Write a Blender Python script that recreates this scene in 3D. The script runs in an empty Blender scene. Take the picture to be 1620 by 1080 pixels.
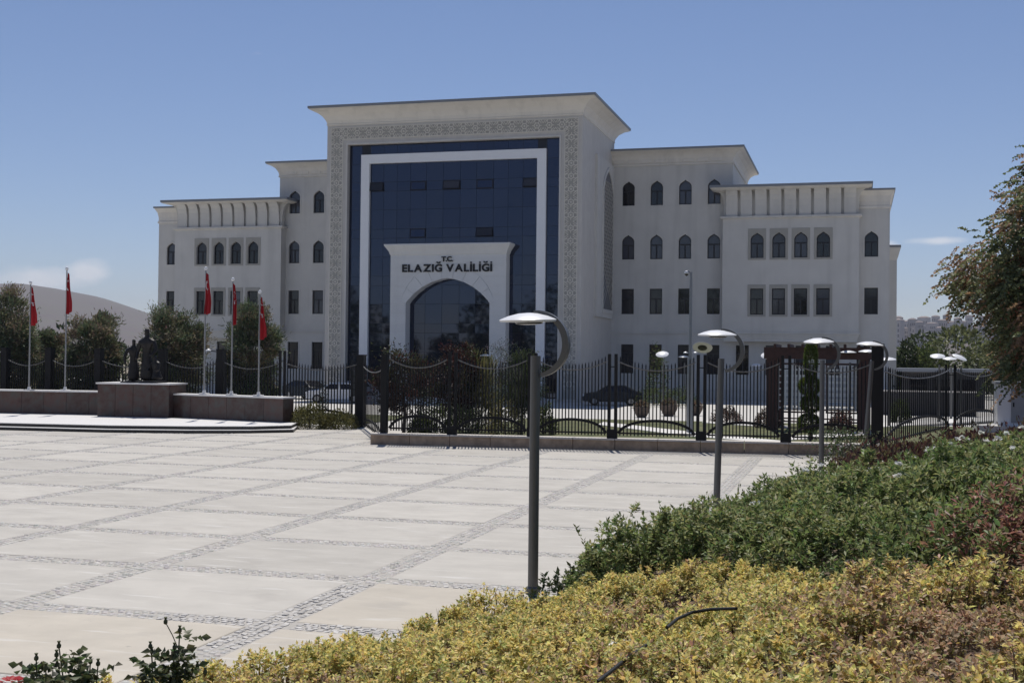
import bpy, bmesh, math, random
import numpy as np
from mathutils import Vector, Matrix, geometry
R = math.radians
rnd = random.Random(7)
rng = np.random.default_rng(11)
sc = bpy.context.scene
COL = sc.collection

# ------------------------------------------------------------ camera, sky, sun, exposure
CAM_H, F_PX = 3.4, 1952.7
YAW, PITCH, ROLL = R(15.559), R(0.752), R(0.605)
fw = Vector((-math.sin(YAW)*math.cos(PITCH), math.cos(YAW)*math.cos(PITCH), math.sin(PITCH)))
r0 = Vector((math.cos(YAW), math.sin(YAW), 0)); u0 = r0.cross(fw)
rt = math.cos(ROLL)*r0 + math.sin(ROLL)*u0
up = -math.sin(ROLL)*r0 + math.cos(ROLL)*u0
cam_d = bpy.data.cameras.new('camera'); cam = bpy.data.objects.new('camera', cam_d); COL.objects.link(cam)
cam_d.sensor_width = 36; cam_d.lens = 36*F_PX/1620; cam_d.clip_end = 30000; cam_d.clip_start = 0.1
m = Matrix((rt, up, -fw)).transposed().to_4x4(); m.translation = (0, 0, CAM_H); cam.matrix_world = m
sc.camera = cam

SUN_EL, SUN_AZ = R(64), R(-17)                      # azimuth from +Y, positive to the right
w = bpy.data.worlds.new('World'); sc.world = w; w.use_nodes = True
nt = w.node_tree; nt.nodes.clear()
def N(t, typ, **k):
    n = t.nodes.new(typ)
    for a, b in k.items(): setattr(n, a, b)
    return n
sky = N(nt, 'ShaderNodeTexSky', sky_type='NISHITA', sun_disc=False, sun_elevation=SUN_EL, sun_rotation=SUN_AZ,
        altitude=1000, air_density=1.0, dust_density=0.0, ozone_density=3.5)
tc = N(nt, 'ShaderNodeTexCoord'); sx = N(nt, 'ShaderNodeSeparateXYZ'); nt.links.new(tc.outputs['Generated'], sx.inputs[0])
def mth(op, a, b=None, c=None, clamp=False):
    n = N(nt, 'ShaderNodeMath', operation=op); n.use_clamp = clamp
    for i, v in enumerate((a, b, c)):
        if v is None: continue
        if isinstance(v, (int, float)): n.inputs[i].default_value = v
        else: nt.links.new(v, n.inputs[i])
    return n.outputs[0]
az = mth('ARCTAN2', sx.outputs[0], sx.outputs[1]); el = mth('ARCSINE', sx.outputs[2])
mp = N(nt, 'ShaderNodeMapping'); mp.inputs['Scale'].default_value = (14, 14, 34); nt.links.new(tc.outputs['Generated'], mp.inputs[0])
ns = N(nt, 'ShaderNodeTexNoise'); ns.inputs['Scale'].default_value = 1.6; ns.inputs['Detail'].default_value = 7; ns.inputs['Roughness'].default_value = .58
nt.links.new(mp.outputs[0], ns.inputs['Vector'])
cl = None
for a0, e0, wa, we, st in ((-36.6, 3.2, 2.2, .6, .95), (-34.6, 3.6, 1.1, .6, .95), (3.5, 5.3, 1.3, .22, 1.0), (1.2, 5.15, .6, .24, .9), (20, 4.4, 4, .5, .8), (60, 5, 5, .7, .9), (-75, 4, 5, .8, .8),
                       (110, 4.6, 6, .8, .8), (165, 4, 6, .8, .8), (-130, 5, 6, .9, .8)):
    dx = mth('DIVIDE', mth('SUBTRACT', az, R(a0)), R(wa)); dy = mth('DIVIDE', mth('SUBTRACT', el, R(e0)), R(we))
    g = mth('MULTIPLY', mth('EXPONENT', mth('MULTIPLY', mth('ADD', mth('MULTIPLY', dx, dx), mth('MULTIPLY', dy, dy)), -1.0)), st)
    cl = g if cl is None else mth('MAXIMUM', cl, g)
cl = mth('MULTIPLY', mth('SUBTRACT', mth('ADD', cl, mth('MULTIPLY', ns.outputs[0], 1.5)), 1.08), 1.7, clamp=True)
mix = N(nt, 'ShaderNodeMix', data_type='RGBA'); mix.inputs[7].default_value = (10.2, 10.4, 11.0, 1)
nt.links.new(mth('MULTIPLY', cl, .7), mix.inputs[0]); 
wb = N(nt, 'ShaderNodeMix', data_type='RGBA', blend_type='MULTIPLY'); wb.inputs[0].default_value = 1; wb.inputs[7].default_value = (1.035, .985, 1.06, 1); nt.links.new(sky.outputs[0], wb.inputs[6]); nt.links.new(wb.outputs[2], mix.inputs[6])
bg = N(nt, 'ShaderNodeBackground'); bg.inputs[1].default_value = 0.083
wo = N(nt, 'ShaderNodeOutputWorld'); nt.links.new(mix.outputs[2], bg.inputs[0]); nt.links.new(bg.outputs[0], wo.inputs[0])
sd = bpy.data.lights.new('sun', 'SUN'); sd.energy = 4.2; sd.angle = R(.53); sd.color = (1, .955, .89)
sun = bpy.data.objects.new('sun', sd); COL.objects.link(sun)
to_sun = Vector((math.sin(SUN_AZ)*math.cos(SUN_EL), math.cos(SUN_AZ)*math.cos(SUN_EL), math.sin(SUN_EL)))
sun.rotation_euler = to_sun.to_track_quat('Z', 'Y').to_euler(); sun.location = to_sun*300
sc.view_settings.view_transform = 'Standard'; sc.view_settings.look = 'None'; sc.view_settings.exposure = 0.0; sc.view_settings.gamma = 1
sc.render.engine = 'CYCLES'; sc.cycles.use_denoising = True; sc.cycles.max_bounces = 6; sc.cycles.diffuse_bounces = 3; sc.cycles.glossy_bounces = 3
sc.cycles.transmission_bounces = 3; sc.cycles.volume_bounces = 0; sc.cycles.transparent_max_bounces = 6; sc.cycles.sample_clamp_indirect = 6

# ------------------------------------------------------------ pixel helpers (a direction; the distance comes from ground / wall)
def ray(x, y):
    x, y = float(x), float(y); return fw + (x-810)/F_PX*rt - (y-540)/F_PX*up
def aty(x, y, Y): d = ray(x, y); k = Y/d.y; return Vector((d.x*k, Y, CAM_H+d.z*k))
def atz(x, y, z=0.0): d = ray(x, y); k = (z-CAM_H)/d.z; return Vector((d.x*k, d.y*k, z))

# ------------------------------------------------------------ mesh builder
class MB:
    def __init__(s): s.v = []; s.f = []
    def add(s, vs, fs):
        o = len(s.v); s.v += [tuple(v) for v in vs]; s.f += [tuple(i+o for i in f) for f in fs]; return s
    def box(s, x0, y0, z0, x1, y1, z1):
        return s.add([(x0,y0,z0),(x1,y0,z0),(x1,y1,z0),(x0,y1,z0),(x0,y0,z1),(x1,y0,z1),(x1,y1,z1),(x0,y1,z1)],
                     [(0,3,2,1),(4,5,6,7),(0,1,5,4),(1,2,6,5),(2,3,7,6),(3,0,4,7)])
    def beam(s, a, b, wx, wz, upv=(0,0,1)):
        a, b = Vector(a), Vector(b); d = (b-a).normalized(); upv = Vector(upv)
        sd_ = d.cross(upv); sd_ = sd_.normalized() if sd_.length > 1e-4 else Vector((1,0,0)); u = sd_.cross(d)
        vs = [p + sd_*(i*wx/2) + u*(j*wz/2) for p in (a, b) for i, j in ((-1,-1),(1,-1),(1,1),(-1,1))]
        return s.add(vs, [(0,1,2,3),(7,6,5,4),(0,4,5,1),(1,5,6,2),(2,6,7,3),(3,7,4,0)])
    def tube(s, pts, r, n=8, caps=True):
        pts = [Vector(p) for p in pts]; rr = r if isinstance(r, (list, tuple)) else [r]*len(pts)
        vs, fs = [], []; prev = None
        for i, p in enumerate(pts):
            t = (pts[min(i+1, len(pts)-1)] - pts[max(i-1, 0)]).normalized()
            if prev is None:
                a = t.cross(Vector((0,0,1))); a = a if a.length > .05 else t.cross(Vector((1,0,0)))
            else: a = prev - t*prev.dot(t)
            a.normalize(); prev = a; b = t.cross(a)
            for k in range(n):
                an = 2*math.pi*k/n; vs.append(p + (a*math.cos(an)+b*math.sin(an))*rr[i])
        for i in range(len(pts)-1):
            for k in range(n): fs.append((i*n+k, i*n+(k+1)%n, (i+1)*n+(k+1)%n, (i+1)*n+k))
        if caps: fs += [tuple(range(n))[::-1], tuple((len(pts)-1)*n+k for k in range(n))]
        return s.add(vs, fs)
    def lathe(s, prof, n=16, c=(0,0,0), mat=None):
        vs = []; fs = []
        for r_, z in prof:
            for k in range(n):
                an = 2*math.pi*k/n; p = Vector((r_*math.cos(an), r_*math.sin(an), z))
                if mat is not None: p = mat @ p
                vs.append(p+Vector(c))
        for i in range(len(prof)-1):
            for k in range(n): fs.append((i*n+k, i*n+(k+1)%n, (i+1)*n+(k+1)%n, (i+1)*n+k))
        fs += [tuple(range(n))[::-1], tuple((len(prof)-1)*n+k for k in range(n))]
        return s.add(vs, fs)
    def prism(s, poly, fn, d0, d1):               # poly 2D, fn(u,v,d) -> 3D, ends at d0 and d1
        n = len(poly); vs = [fn(u, v, d0) for u, v in poly] + [fn(u, v, d1) for u, v in poly]
        return s.add(vs, [tuple(range(n)), tuple(range(2*n-1, n-1, -1))] + [(i, n+i, n+(i+1)%n, (i+1)%n) for i in range(n)])
    def ring(s, rect, prof, cap=True):            # rect x0,y0,x1,y1; prof [(offset,z)...]; open sides all round
        x0, y0, x1, y1 = rect; vs = []; fs = []
        for o, z in prof: vs += [(x0-o,y0-o,z),(x1+o,y0-o,z),(x1+o,y1+o,z),(x0-o,y1+o,z)]
        for i in range(len(prof)-1):
            for k in range(4): fs.append((i*4+k, i*4+(k+1)%4, i*4+4+(k+1)%4, i*4+4+k))
        if cap: l = (len(prof)-1)*4; fs += [(l,l+1,l+2,l+3), (3,2,1,0)]
        return s.add(vs, fs)
    def mesh(s, name, mat, smooth=False, fix=True):
        me = bpy.data.meshes.new(name); me.from_pydata(s.v, [], s.f)
        if fix:
            bm = bmesh.new(); bm.from_mesh(me); bmesh.ops.recalc_face_normals(bm, faces=bm.faces); bm.to_mesh(me); bm.free()
        if mat: me.materials.append(mat)
        if smooth:
            me.polygons.foreach_set('use_smooth', [True]*len(me.polygons))
            try: me.set_sharp_from_angle(angle=R(35))
            except Exception: pass
        return me
    def build(s, name, mat, parent=None, loc=(0,0,0), smooth=False, fix=True):
        return link(name, s.mesh(name, mat, smooth, fix), parent, loc)
def link(name, data, parent=None, loc=(0,0,0), rot=(0,0,0), scl=(1,1,1)):
    o = bpy.data.objects.new(name, data); COL.objects.link(o); o.location = loc; o.rotation_euler = rot; o.scale = scl
    if parent: o.parent = parent
    return o
def tag(o, label=None, cat=None, group=None, kind=None):
    if label: o['label'] = label
    if cat: o['category'] = cat
    if group: o['group'] = group
    if kind: o['kind'] = kind
    return o
def thing(name, loc, label, cat, group=None, rz=0):
    o = link(name, None, None, loc, (0,0,rz)); o.empty_display_size = .3
    return tag(o, label, cat, group)
def struct(o): return tag(o, kind='structure')
def copy_tree(o, parent=None):
    c = o.copy(); COL.objects.link(c); c.parent = parent
    for ch in o.children: copy_tree(ch, c)
    return c

# ------------------------------------------------------------ materials
def mat(name, col, rough=.7, metal=0., var=.0, scale=4., bump=0., bscale=30., objvar=0., attr=None, col2=None, ior=1.45, detail=4, stretch=None, transl=0., spec=.5, stain=None):
    m = bpy.data.materials.new(name); m.use_nodes = True; t = m.node_tree; b = t.nodes['Principled BSDF']
    b.inputs['Roughness'].default_value = rough; b.inputs['Metallic'].default_value = metal; b.inputs['IOR'].default_value = ior
    b.inputs['Specular IOR Level'].default_value = spec
    c = N(t, 'ShaderNodeRGB'); c.outputs[0].default_value = (*col, 1); out = c.outputs[0]
    tcn = N(t, 'ShaderNodeNewGeometry'); vec = tcn.outputs['Position']
    if stretch:
        mpn = N(t, 'ShaderNodeMapping'); mpn.inputs['Scale'].default_value = stretch; t.links.new(vec, mpn.inputs[0]); vecs = mpn.outputs[0]
    else: vecs = vec
    if attr:
        a = N(t, 'ShaderNodeAttribute', attribute_name=attr); out = a.outputs['Color']
    if objvar:
        oi = N(t, 'ShaderNodeObjectInfo'); mr = N(t, 'ShaderNodeMapRange'); mr.inputs[3].default_value = 1-objvar; mr.inputs[4].default_value = 1+objvar
        t.links.new(oi.outputs['Random'], mr.inputs[0]); mm = N(t, 'ShaderNodeMix', data_type='RGBA', blend_type='MULTIPLY'); mm.inputs[0].default_value = 1
        t.links.new(out, mm.inputs[6]); t.links.new(mr.outputs[0], mm.inputs[7]); out = mm.outputs[2]
    if var or col2:
        n = N(t, 'ShaderNodeTexNoise'); n.inputs['Scale'].default_value = scale; n.inputs['Detail'].default_value = detail; n.inputs['Roughness'].default_value = .6
        t.links.new(vecs, n.inputs['Vector'])
        if col2:
            mr = N(t, 'ShaderNodeMapRange'); mr.inputs[1].default_value = .38; mr.inputs[2].default_value = .62; t.links.new(n.outputs[0], mr.inputs[0])
            mm = N(t, 'ShaderNodeMix', data_type='RGBA'); t.links.new(mr.outputs[0], mm.inputs[0]); t.links.new(out, mm.inputs[6]); mm.inputs[7].default_value = (*col2, 1); out = mm.outputs[2]
        if var:
            mr = N(t, 'ShaderNodeMapRange'); mr.inputs[1].default_value = .25; mr.inputs[2].default_value = .75; mr.inputs[3].default_value = 1-var; mr.inputs[4].default_value = 1+var
            t.links.new(n.outputs[0], mr.inputs[0]); mm = N(t, 'ShaderNodeMix', data_type='RGBA', blend_type='MULTIPLY'); mm.inputs[0].default_value = 1
            t.links.new(out, mm.inputs[6]); t.links.new(mr.outputs[0], mm.inputs[7]); out = mm.outputs[2]
    if stain:                                      # vertical weather streaks
        n = N(t, 'ShaderNodeTexNoise'); n.inputs['Scale'].default_value = stain[0]; n.inputs['Detail'].default_value = 6
        mpn = N(t, 'ShaderNodeMapping'); mpn.inputs['Scale'].default_value = (1, 1, .08); t.links.new(vec, mpn.inputs[0]); t.links.new(mpn.outputs[0], n.inputs['Vector'])
        mr = N(t, 'ShaderNodeMapRange'); mr.inputs[1].default_value = .5; mr.inputs[2].default_value = .75; mr.inputs[3].default_value = 1; mr.inputs[4].default_value = 1-stain[1]
        t.links.new(n.outputs[0], mr.inputs[0]); mm = N(t, 'ShaderNodeMix', data_type='RGBA', blend_type='MULTIPLY'); mm.inputs[0].default_value = 1
        t.links.new(out, mm.inputs[6]); t.links.new(mr.outputs[0], mm.inputs[7]); out = mm.outputs[2]
    t.links.new(out, b.inputs['Base Color'])
    if bump:
        n = N(t, 'ShaderNodeTexNoise'); n.inputs['Scale'].default_value = bscale; n.inputs['Detail'].default_value = 4; t.links.new(vec, n.inputs['Vector'])
        bn = N(t, 'ShaderNodeBump'); bn.inputs['Strength'].default_value = bump; bn.inputs['Distance'].default_value = .02
        t.links.new(n.outputs[0], bn.inputs['Height']); t.links.new(bn.outputs[0], b.inputs['Normal'])
    if transl:
        tr = N(t, 'ShaderNodeBsdfTranslucent'); mx = N(t, 'ShaderNodeMixShader'); mx.inputs[0].default_value = transl
        t.links.new(out, tr.inputs[0]); t.links.new(b.outputs[0], mx.inputs[1]); t.links.new(tr.outputs[0], mx.inputs[2])
        t.links.new(mx.outputs[0], t.nodes['Material Output'].inputs[0])
    return m
M = {}
M['wall'] = mat('white_render', (.60,.583,.550), .75, var=.06, scale=.6, bump=.12, bscale=40, stain=(1.1,.13))
M['trim'] = mat('stone_trim', (.56,.535,.50), .7, var=.06, scale=1.5, stain=(2.,.08))
M['surround'] = mat('grey_stone_surround', (.37,.355,.32), .75, var=.06, scale=2)
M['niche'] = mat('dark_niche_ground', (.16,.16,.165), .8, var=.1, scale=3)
M['cornice'] = mat('cornice_stone', (.70,.665,.61), .7, var=.05, scale=.8, stain=(1.5,.12))
M['latt'] = mat('carved_stone', (.66,.63,.57), .7, var=.05, scale=2)
M['lattback'] = mat('carved_ground', (.40,.385,.35), .8, var=.08, scale=3)  # behind the tower straps: recess shade plus some dirt put into the darker tone
M['roofedge'] = mat('grey_roof_flashing', (.22,.235,.26), .5, var=.06, scale=2)
M['clad'] = mat('portal_cladding', (.68,.68,.67), .55, var=.03, scale=1.2, objvar=.03, stain=(1.6,.06))
M['alu'] = mat('white_aluminium_panel', (.80,.81,.83), .35, var=.02, scale=1)
M['frame'] = mat('dark_window_frame', (.012,.012,.016), .4)
M['cglass'] = mat('navy_curtain_glass', (.006,.009,.02), .03, ior=1.75, objvar=.3, spec=.5)
M['cglass'].node_tree.nodes['Principled BSDF'].inputs['Specular Tint'].default_value = (.62,.72,1,1)
M['wglass'] = mat('window_glass', (.006,.006,.009), .04, ior=1.55, objvar=.5)
M['wglass2'] = mat('window_glass_with_blind', (.035,.035,.042), .06, ior=1.55, objvar=.6)
M['mullion'] = mat('navy_mullion', (.010,.013,.022), .35)
M['wglass3'] = mat('window_glass_pale', (.055,.058,.075), .05, ior=1.55, objvar=.4)
M['letter'] = mat('black_letter', (.01,.01,.012), .5)
M['granite'] = mat('polished_brown_granite', (.098,.048,.039), .4, var=.6, scale=2.6, objvar=.3, col2=(.060,.052,.046), detail=8, stain=(2,.1))
M['marble'] = mat('white_marble', (.74,.72,.69), .5, var=.05, scale=3)
M['blackstone'] = mat('black_granite_riser', (.02,.02,.022), .4, var=.2, scale=8)
M['slab'] = mat('pale_concrete_slab', (.478,.451,.402), .8, var=.12, scale=.9, objvar=.07, bump=.08, bscale=60, stretch=(1,1.7,1), detail=10)
M['slabwarm'] = mat('dusty_sand_slab', (.515,.468,.392), .85, var=.12, scale=.9, objvar=.05, bump=.08, bscale=60, stretch=(1,1.7,1), detail=10)
for q_ in ('slab', 'slabwarm'):                    # pale scuff streaks and small dark spots
    t = M[q_].node_tree; b = t.nodes['Principled BSDF']; src = b.inputs['Base Color'].links[0].from_socket; ge = N(t, 'ShaderNodeNewGeometry')
    for sc_, st_, lo, hi, colr, amt in ((2.2, (.35, 2.6, 1), .60, .70, (.66, .64, .60, 1), .55), (1.1, (1, 1, 1), .58, .74, (.36, .335, .30, 1), .45), (9., (1, 1, 1), .70, .74, (.25, .235, .215, 1), .5)):
        mpn = N(t, 'ShaderNodeMapping'); mpn.inputs['Scale'].default_value = st_; t.links.new(ge.outputs['Position'], mpn.inputs[0]); nz = N(t, 'ShaderNodeTexNoise'); nz.inputs['Scale'].default_value = sc_; nz.inputs['Detail'].default_value = 6; t.links.new(mpn.outputs[0], nz.inputs['Vector'])
        mr = N(t, 'ShaderNodeMapRange'); mr.inputs[1].default_value = lo; mr.inputs[2].default_value = hi; mr.inputs[4].default_value = amt; t.links.new(nz.outputs[0], mr.inputs[0]); mm = N(t, 'ShaderNodeMix', data_type='RGBA'); t.links.new(mr.outputs[0], mm.inputs[0]); t.links.new(src, mm.inputs[6]); mm.inputs[7].default_value = colr; src = mm.outputs[2]
    t.links.new(src, b.inputs['Base Color'])
M['slab'].node_tree.nodes['Principled BSDF'].inputs['Specular IOR Level'].default_value = .35
M['joint'] = mat('sandy_joint_bed', (.42,.395,.355), .9, var=.12, scale=20)
M['cobble'] = mat('cobble_stone', (.49,.47,.44), .75, var=.12, scale=14, objvar=.16)
M['cobbles'] = mat('cobble_stones', (.44,.43,.41), .75, attr='col', var=.1, scale=14)
M['lampgrey'] = mat('grey_lamp_metal', (.145,.143,.138), .45, metal=.35, var=.05, scale=6)
M['disc'] = mat('white_lamp_disc', (.80,.80,.80), .35)
M['lens'] = mat('lamp_lens', (.03,.03,.03), .2)
M['iron'] = mat('black_painted_iron', (.009,.009,.010), .6, spec=.3, var=.15, scale=10)
M['chain'] = mat('galvanised_chain', (.17,.165,.155), .5, metal=.4)
M['plinth'] = mat('rough_brown_stone', (.40,.295,.21), .85, var=.3, scale=3.5, bump=.7, bscale=9, objvar=.12, stain=(3,.15))
M['coping'] = mat('pale_coping', (.58,.54,.49), .75, var=.08, scale=3)
M['drive'] = mat('pale_driveway', (.56,.54,.50), .85, var=.05, scale=.7)
M['kerb'] = mat('white_kerb', (.66,.64,.60), .7, var=.06, scale=3)
M['lawn'] = mat('lawn', (.055,.075,.022), .9, col2=(.12,.115,.045), scale=1.6, var=.2, bump=.6, bscale=25)
M['soil'] = mat('dry_soil', (.17,.125,.09), .95, col2=(.10,.075,.055), scale=3, var=.2, bump=.8, bscale=18)
M['earth'] = mat('dry_earth', (.27,.225,.17), .95, col2=(.20,.18,.12), scale=.02, var=.15)
M['leaf'] = mat('leaf', (.1,.1,.1), .5, attr='col', transl=.42, spec=.4)
M['needle'] = mat('needle', (.1,.1,.1), .6, attr='col', transl=.25, spec=.3)
M['bark'] = mat('bark', (.11,.085,.065), .9, var=.3, scale=8, bump=.8, bscale=20)
M['stem'] = mat('green_stem', (.10,.11,.05), .7)
M['twig'] = mat('dry_twig', (.16,.11,.075), .8)
M['bronze'] = mat('dark_bronze', (.022,.020,.019), .5, metal=.5, var=.3, scale=6)
M['flagred'] = mat('red_flag_cloth', (.30,.010,.016), .8, transl=.2)
M['white'] = mat('white_paint', (.78,.78,.78), .4)
M['steel'] = mat('steel_pole', (.30,.30,.30), .4, metal=.6)
M['redwood'] = mat('red_brown_wood', (.075,.034,.028), .65, var=.2, scale=5)
M['rubber'] = mat('black_rubber', (.012,.012,.012), .6)
M['petalred'] = mat('red_petal', (.45,.012,.02), .6, transl=.3)
M['greypaint'] = mat('grey_paint', (.30,.31,.32), .5, var=.05)
M['darkwall'] = mat('dark_retaining_stone', (.075,.073,.075), .8, var=.2, scale=2)
# ------------------------------------------------------------ terrain: earth, plaza, planted bank, garden
def sheet(name, poly, z, m, parent=None):
    mb = MB(); mb.add([(x, y, z) for x, y in poly], [tuple(range(len(poly)))]); return mb.build(name, m, parent)
def s_of(x, y): return (x+3.95)*.9824-(y-17.24)*.1866
def t_of(x, y): return (x+4.45)*.1866+(y-17.24)*.9824
def xy_of(s, t):                                   # inverse of (s_of, t_of)
    a = s+(-3.95)*-.9824*1; a = s - 3.95*.9824 - 17.24*.1866; b = t - 4.45*.1866 + 17.24*.9824
    d = .9824*.9824+.1866*.1866
    return (a*.9824+b*.1866)/d, (-a*.1866+b*.9824)/d
def sstep(a, b, x): k = np.clip((x-a)/(b-a), 0, 1); return k*k*(3-2*k)
def bank(x, y):
    s = s_of(x, y); k = sstep(36, 52, y)
    return np.clip(.22*s, 0, 2.4)*(1-.6*k)
gr = struct(sheet('ground', [(-7000,-3000),(7000,-3000),(7000,7000),(-7000,7000)], -.10, M['earth']))
plaza = struct(sheet('plaza', [(-75,-40),(12,-40),(3.2,58),(-75,58)], .009, M['joint']))
AX = [-3.3-3.77*k for k in range(-1, 12)]; BY = [14.22+3.265*k for k in range(-3, 13)]
AWID, BWID = .46, .42
def slab_mesh(w_, d_):
    mb = MB(); b = .012; mb.ring((-w_/2+b, -d_/2+b, w_/2-b, d_/2-b), [(b, -.05), (b, .010), (0, .018)], cap=False); l = 8
    mb.f.append((l, l+1, l+2, l+3)); return mb.mesh('slab', M['slab'], fix=False)
sm = slab_mesh(3.77-AWID-.02, 3.265-BWID-.02); smw = sm.copy(); smw.materials[0] = M['slabwarm']
for i in range(len(AX)-1):
    for j in range(len(BY)-1):
        x, y = (AX[i]+AX[i+1])/2, (BY[j]+BY[j+1])/2
        if s_of(x-1.8, y) > .2: continue
        if y > 42.8 and x > -17.6: continue
        link('slab', smw if (y < 14.2 or (y < 17.6 and x > -7) or rnd.random() < .03) else sm, plaza, (x, y, rnd.uniform(-.003, .003)), (rnd.uniform(-.001,.001), rnd.uniform(-.001,.001), rnd.choice((0, math.pi))))
# cobbles in the bands
cp = []
def cob_ok(x, y):
    return (s_of(x, y) < .25) & ~((y > 44.2) & (x > -17.9)) & (x/np.maximum(y, .1) > -.98) & (y > 8)
stp = .116
for X0 in AX:
    ys = np.arange(8, 54.5, stp)
    for k in range(4):
        cp.append(np.stack([np.full_like(ys, X0-AWID/2+.057+k*.115), ys+(k % 2)*stp/2], 1))
for Y0 in BY:
    xs = np.arange(-48, 2, stp)
    near = np.min(np.abs(xs[:, None]-np.array(AX)[None]), 1) > AWID/2+.03
    xs = xs[near]
    for k in range(4):
        cp.append(np.stack([xs+(k % 2)*stp/2, np.full_like(xs, Y0-BWID/2+.052+k*.105)], 1))
cp = np.concatenate(cp); cp = cp[cob_ok(cp[:, 0], cp[:, 1])]
cp += rng.normal(0, .010, cp.shape)
vis = []                                           # keep what a step either way could see
d = np.stack([cp[:, 0], cp[:, 1], np.full(len(cp), -CAM_H)], 1); zc = d @ np.array(fw); px = (d @ np.array(rt))/zc*F_PX+810
cp = cp[(px > -350) & (px < 1950) & (zc > 3)]
order = np.argsort(np.hypot(cp[:, 0]+2, cp[:, 1]) + 100*((px[(px > -350) & (px < 1950) & (zc > 3)] < 0))); cp = cp[order]
def cob_verts(n, sx, sy):                          # n tapered setts, top domed by tilt
    c = np.array([[-1,-1,-1],[1,-1,-1],[1,1,-1],[-1,1,-1],[-.68,-.68,1],[.68,-.68,1],[.68,.68,1],[-.68,.68,1]], float)
    return c
base = cob_verts(1, 1, 1)
near_n = 0
hid_y = 12.9
cob_meshes = []
for k in range(6):
    mb = MB(); q = base*np.array([.050, .050, .024]) + np.array([0, 0, -.006]); q[4:, 2] += rng.normal(0, .004, 4); q[:, :2] += rng.normal(0, .003, (8, 2))
    mb.add(q, [(4,5,6,7),(0,1,5,4),(1,2,6,5),(2,3,7,6),(3,0,4,7)]); cob_meshes.append(mb.mesh('cobble', M['cobble'], fix=False))
rest = []
for i, (x, y) in enumerate(cp):
    q = aty(0, 0, 1)
    if near_n < 300 and y > hid_y and -8.6 < x < -4.4:
        link('cobble', cob_meshes[i % 6], plaza, (x, y, rnd.uniform(-.006, .006)), (rnd.uniform(-.05,.05), rnd.uniform(-.05,.05), rnd.uniform(-.15,.15)), (rnd.uniform(.85,1.12), rnd.uniform(.85,1.1), 1)); near_n += 1
    else: rest.append((x, y))
def np_mesh(name, V, Fq, m, col=None, parent=None, loc=(0,0,0), smooth=False):
    """V (n,3), Fq (m,k) constant-size faces, col (m,3) per face"""
    me = bpy.data.meshes.new(name); k = Fq.shape[1]
    me.vertices.add(len(V)); me.vertices.foreach_set('co', np.ascontiguousarray(V, np.float32).ravel())
    me.loops.add(Fq.size); me.loops.foreach_set('vertex_index', np.ascontiguousarray(Fq, np.int32).ravel())
    me.polygons.add(len(Fq)); me.polygons.foreach_set('loop_start', np.arange(0, Fq.size, k, dtype=np.int32)); me.polygons.foreach_set('loop_total', np.full(len(Fq), k, np.int32))
    if smooth: me.polygons.foreach_set('use_smooth', np.ones(len(Fq), bool))
    me.update(calc_edges=True)
    if col is not None:
        a = me.attributes.new('col', 'FLOAT_COLOR', 'FACE'); c = np.ones((len(Fq), 4), np.float32); c[:, :3] = np.clip(col, 0, 1); a.data.foreach_set('color', c.ravel())
    me.materials.append(m); me.validate()
    return link(name, me, parent, loc)
rest = np.array(rest); n = len(rest)
th = rng.uniform(-.15, .15, n); scl = rng.uniform(.80, 1.12, (n, 2))
V = base[None]*np.array([.050, .050, .024]); V = np.repeat(V, n, 0); V[:, :, :2] *= scl[:, None]; V[:, :, 2] += -.006 + rng.normal(0, .005, (n, 1)); V[:, 4:, 2] += rng.normal(0, .003, (n, 4))
c_, s_ = np.cos(th)[:, None], np.sin(th)[:, None]; X_ = V[:, :, 0]*c_-V[:, :, 1]*s_; Y_ = V[:, :, 0]*s_+V[:, :, 1]*c_
V[:, :, 0] = X_+rest[:, None, 0]; V[:, :, 1] = Y_+rest[:, None, 1]
fc = np.array([[4,5,6,7],[0,1,5,4],[1,2,6,5],[2,3,7,6],[3,0,4,7]])
Fq = (fc[None]+8*np.arange(n)[:, None, None]).reshape(-1, 4)
cc = np.repeat(np.array([[.49,.47,.44]])*rng.uniform(.82, 1.16, (n, 1))+rng.normal(0, .008, (n, 3)), 5, 0)
tag(np_mesh('cobbles', V.reshape(-1, 3), Fq, M['cobbles'], cc, plaza), kind='stuff')

# planted bank to the right of the plaza
S = np.concatenate([[-.15, .0], np.arange(.4, 14, .4), [18, 26, 40]]); T = np.arange(-40, 46, .6)
gs, gt = np.meshgrid(S, T, indexing='ij'); gx, gy = xy_of(gs, gt)
gz = bank(gx, gy) + .03*np.sin(gx*2.3+1)*np.cos(gy*1.9) + rng.normal(0, .012, gx.shape) + .01; gz[0] = -.12
V = np.stack([gx, gy, gz], -1).reshape(-1, 3); a, b = len(S), len(T)
ii, jj = np.meshgrid(np.arange(a-1), np.arange(b-1), indexing='ij'); q = ii*b+jj
struct(np_mesh('planting_bank', V, np.stack([q, q+b, q+b+1, q+1], -1).reshape(-1, 4), M['soil'], smooth=True))
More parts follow.
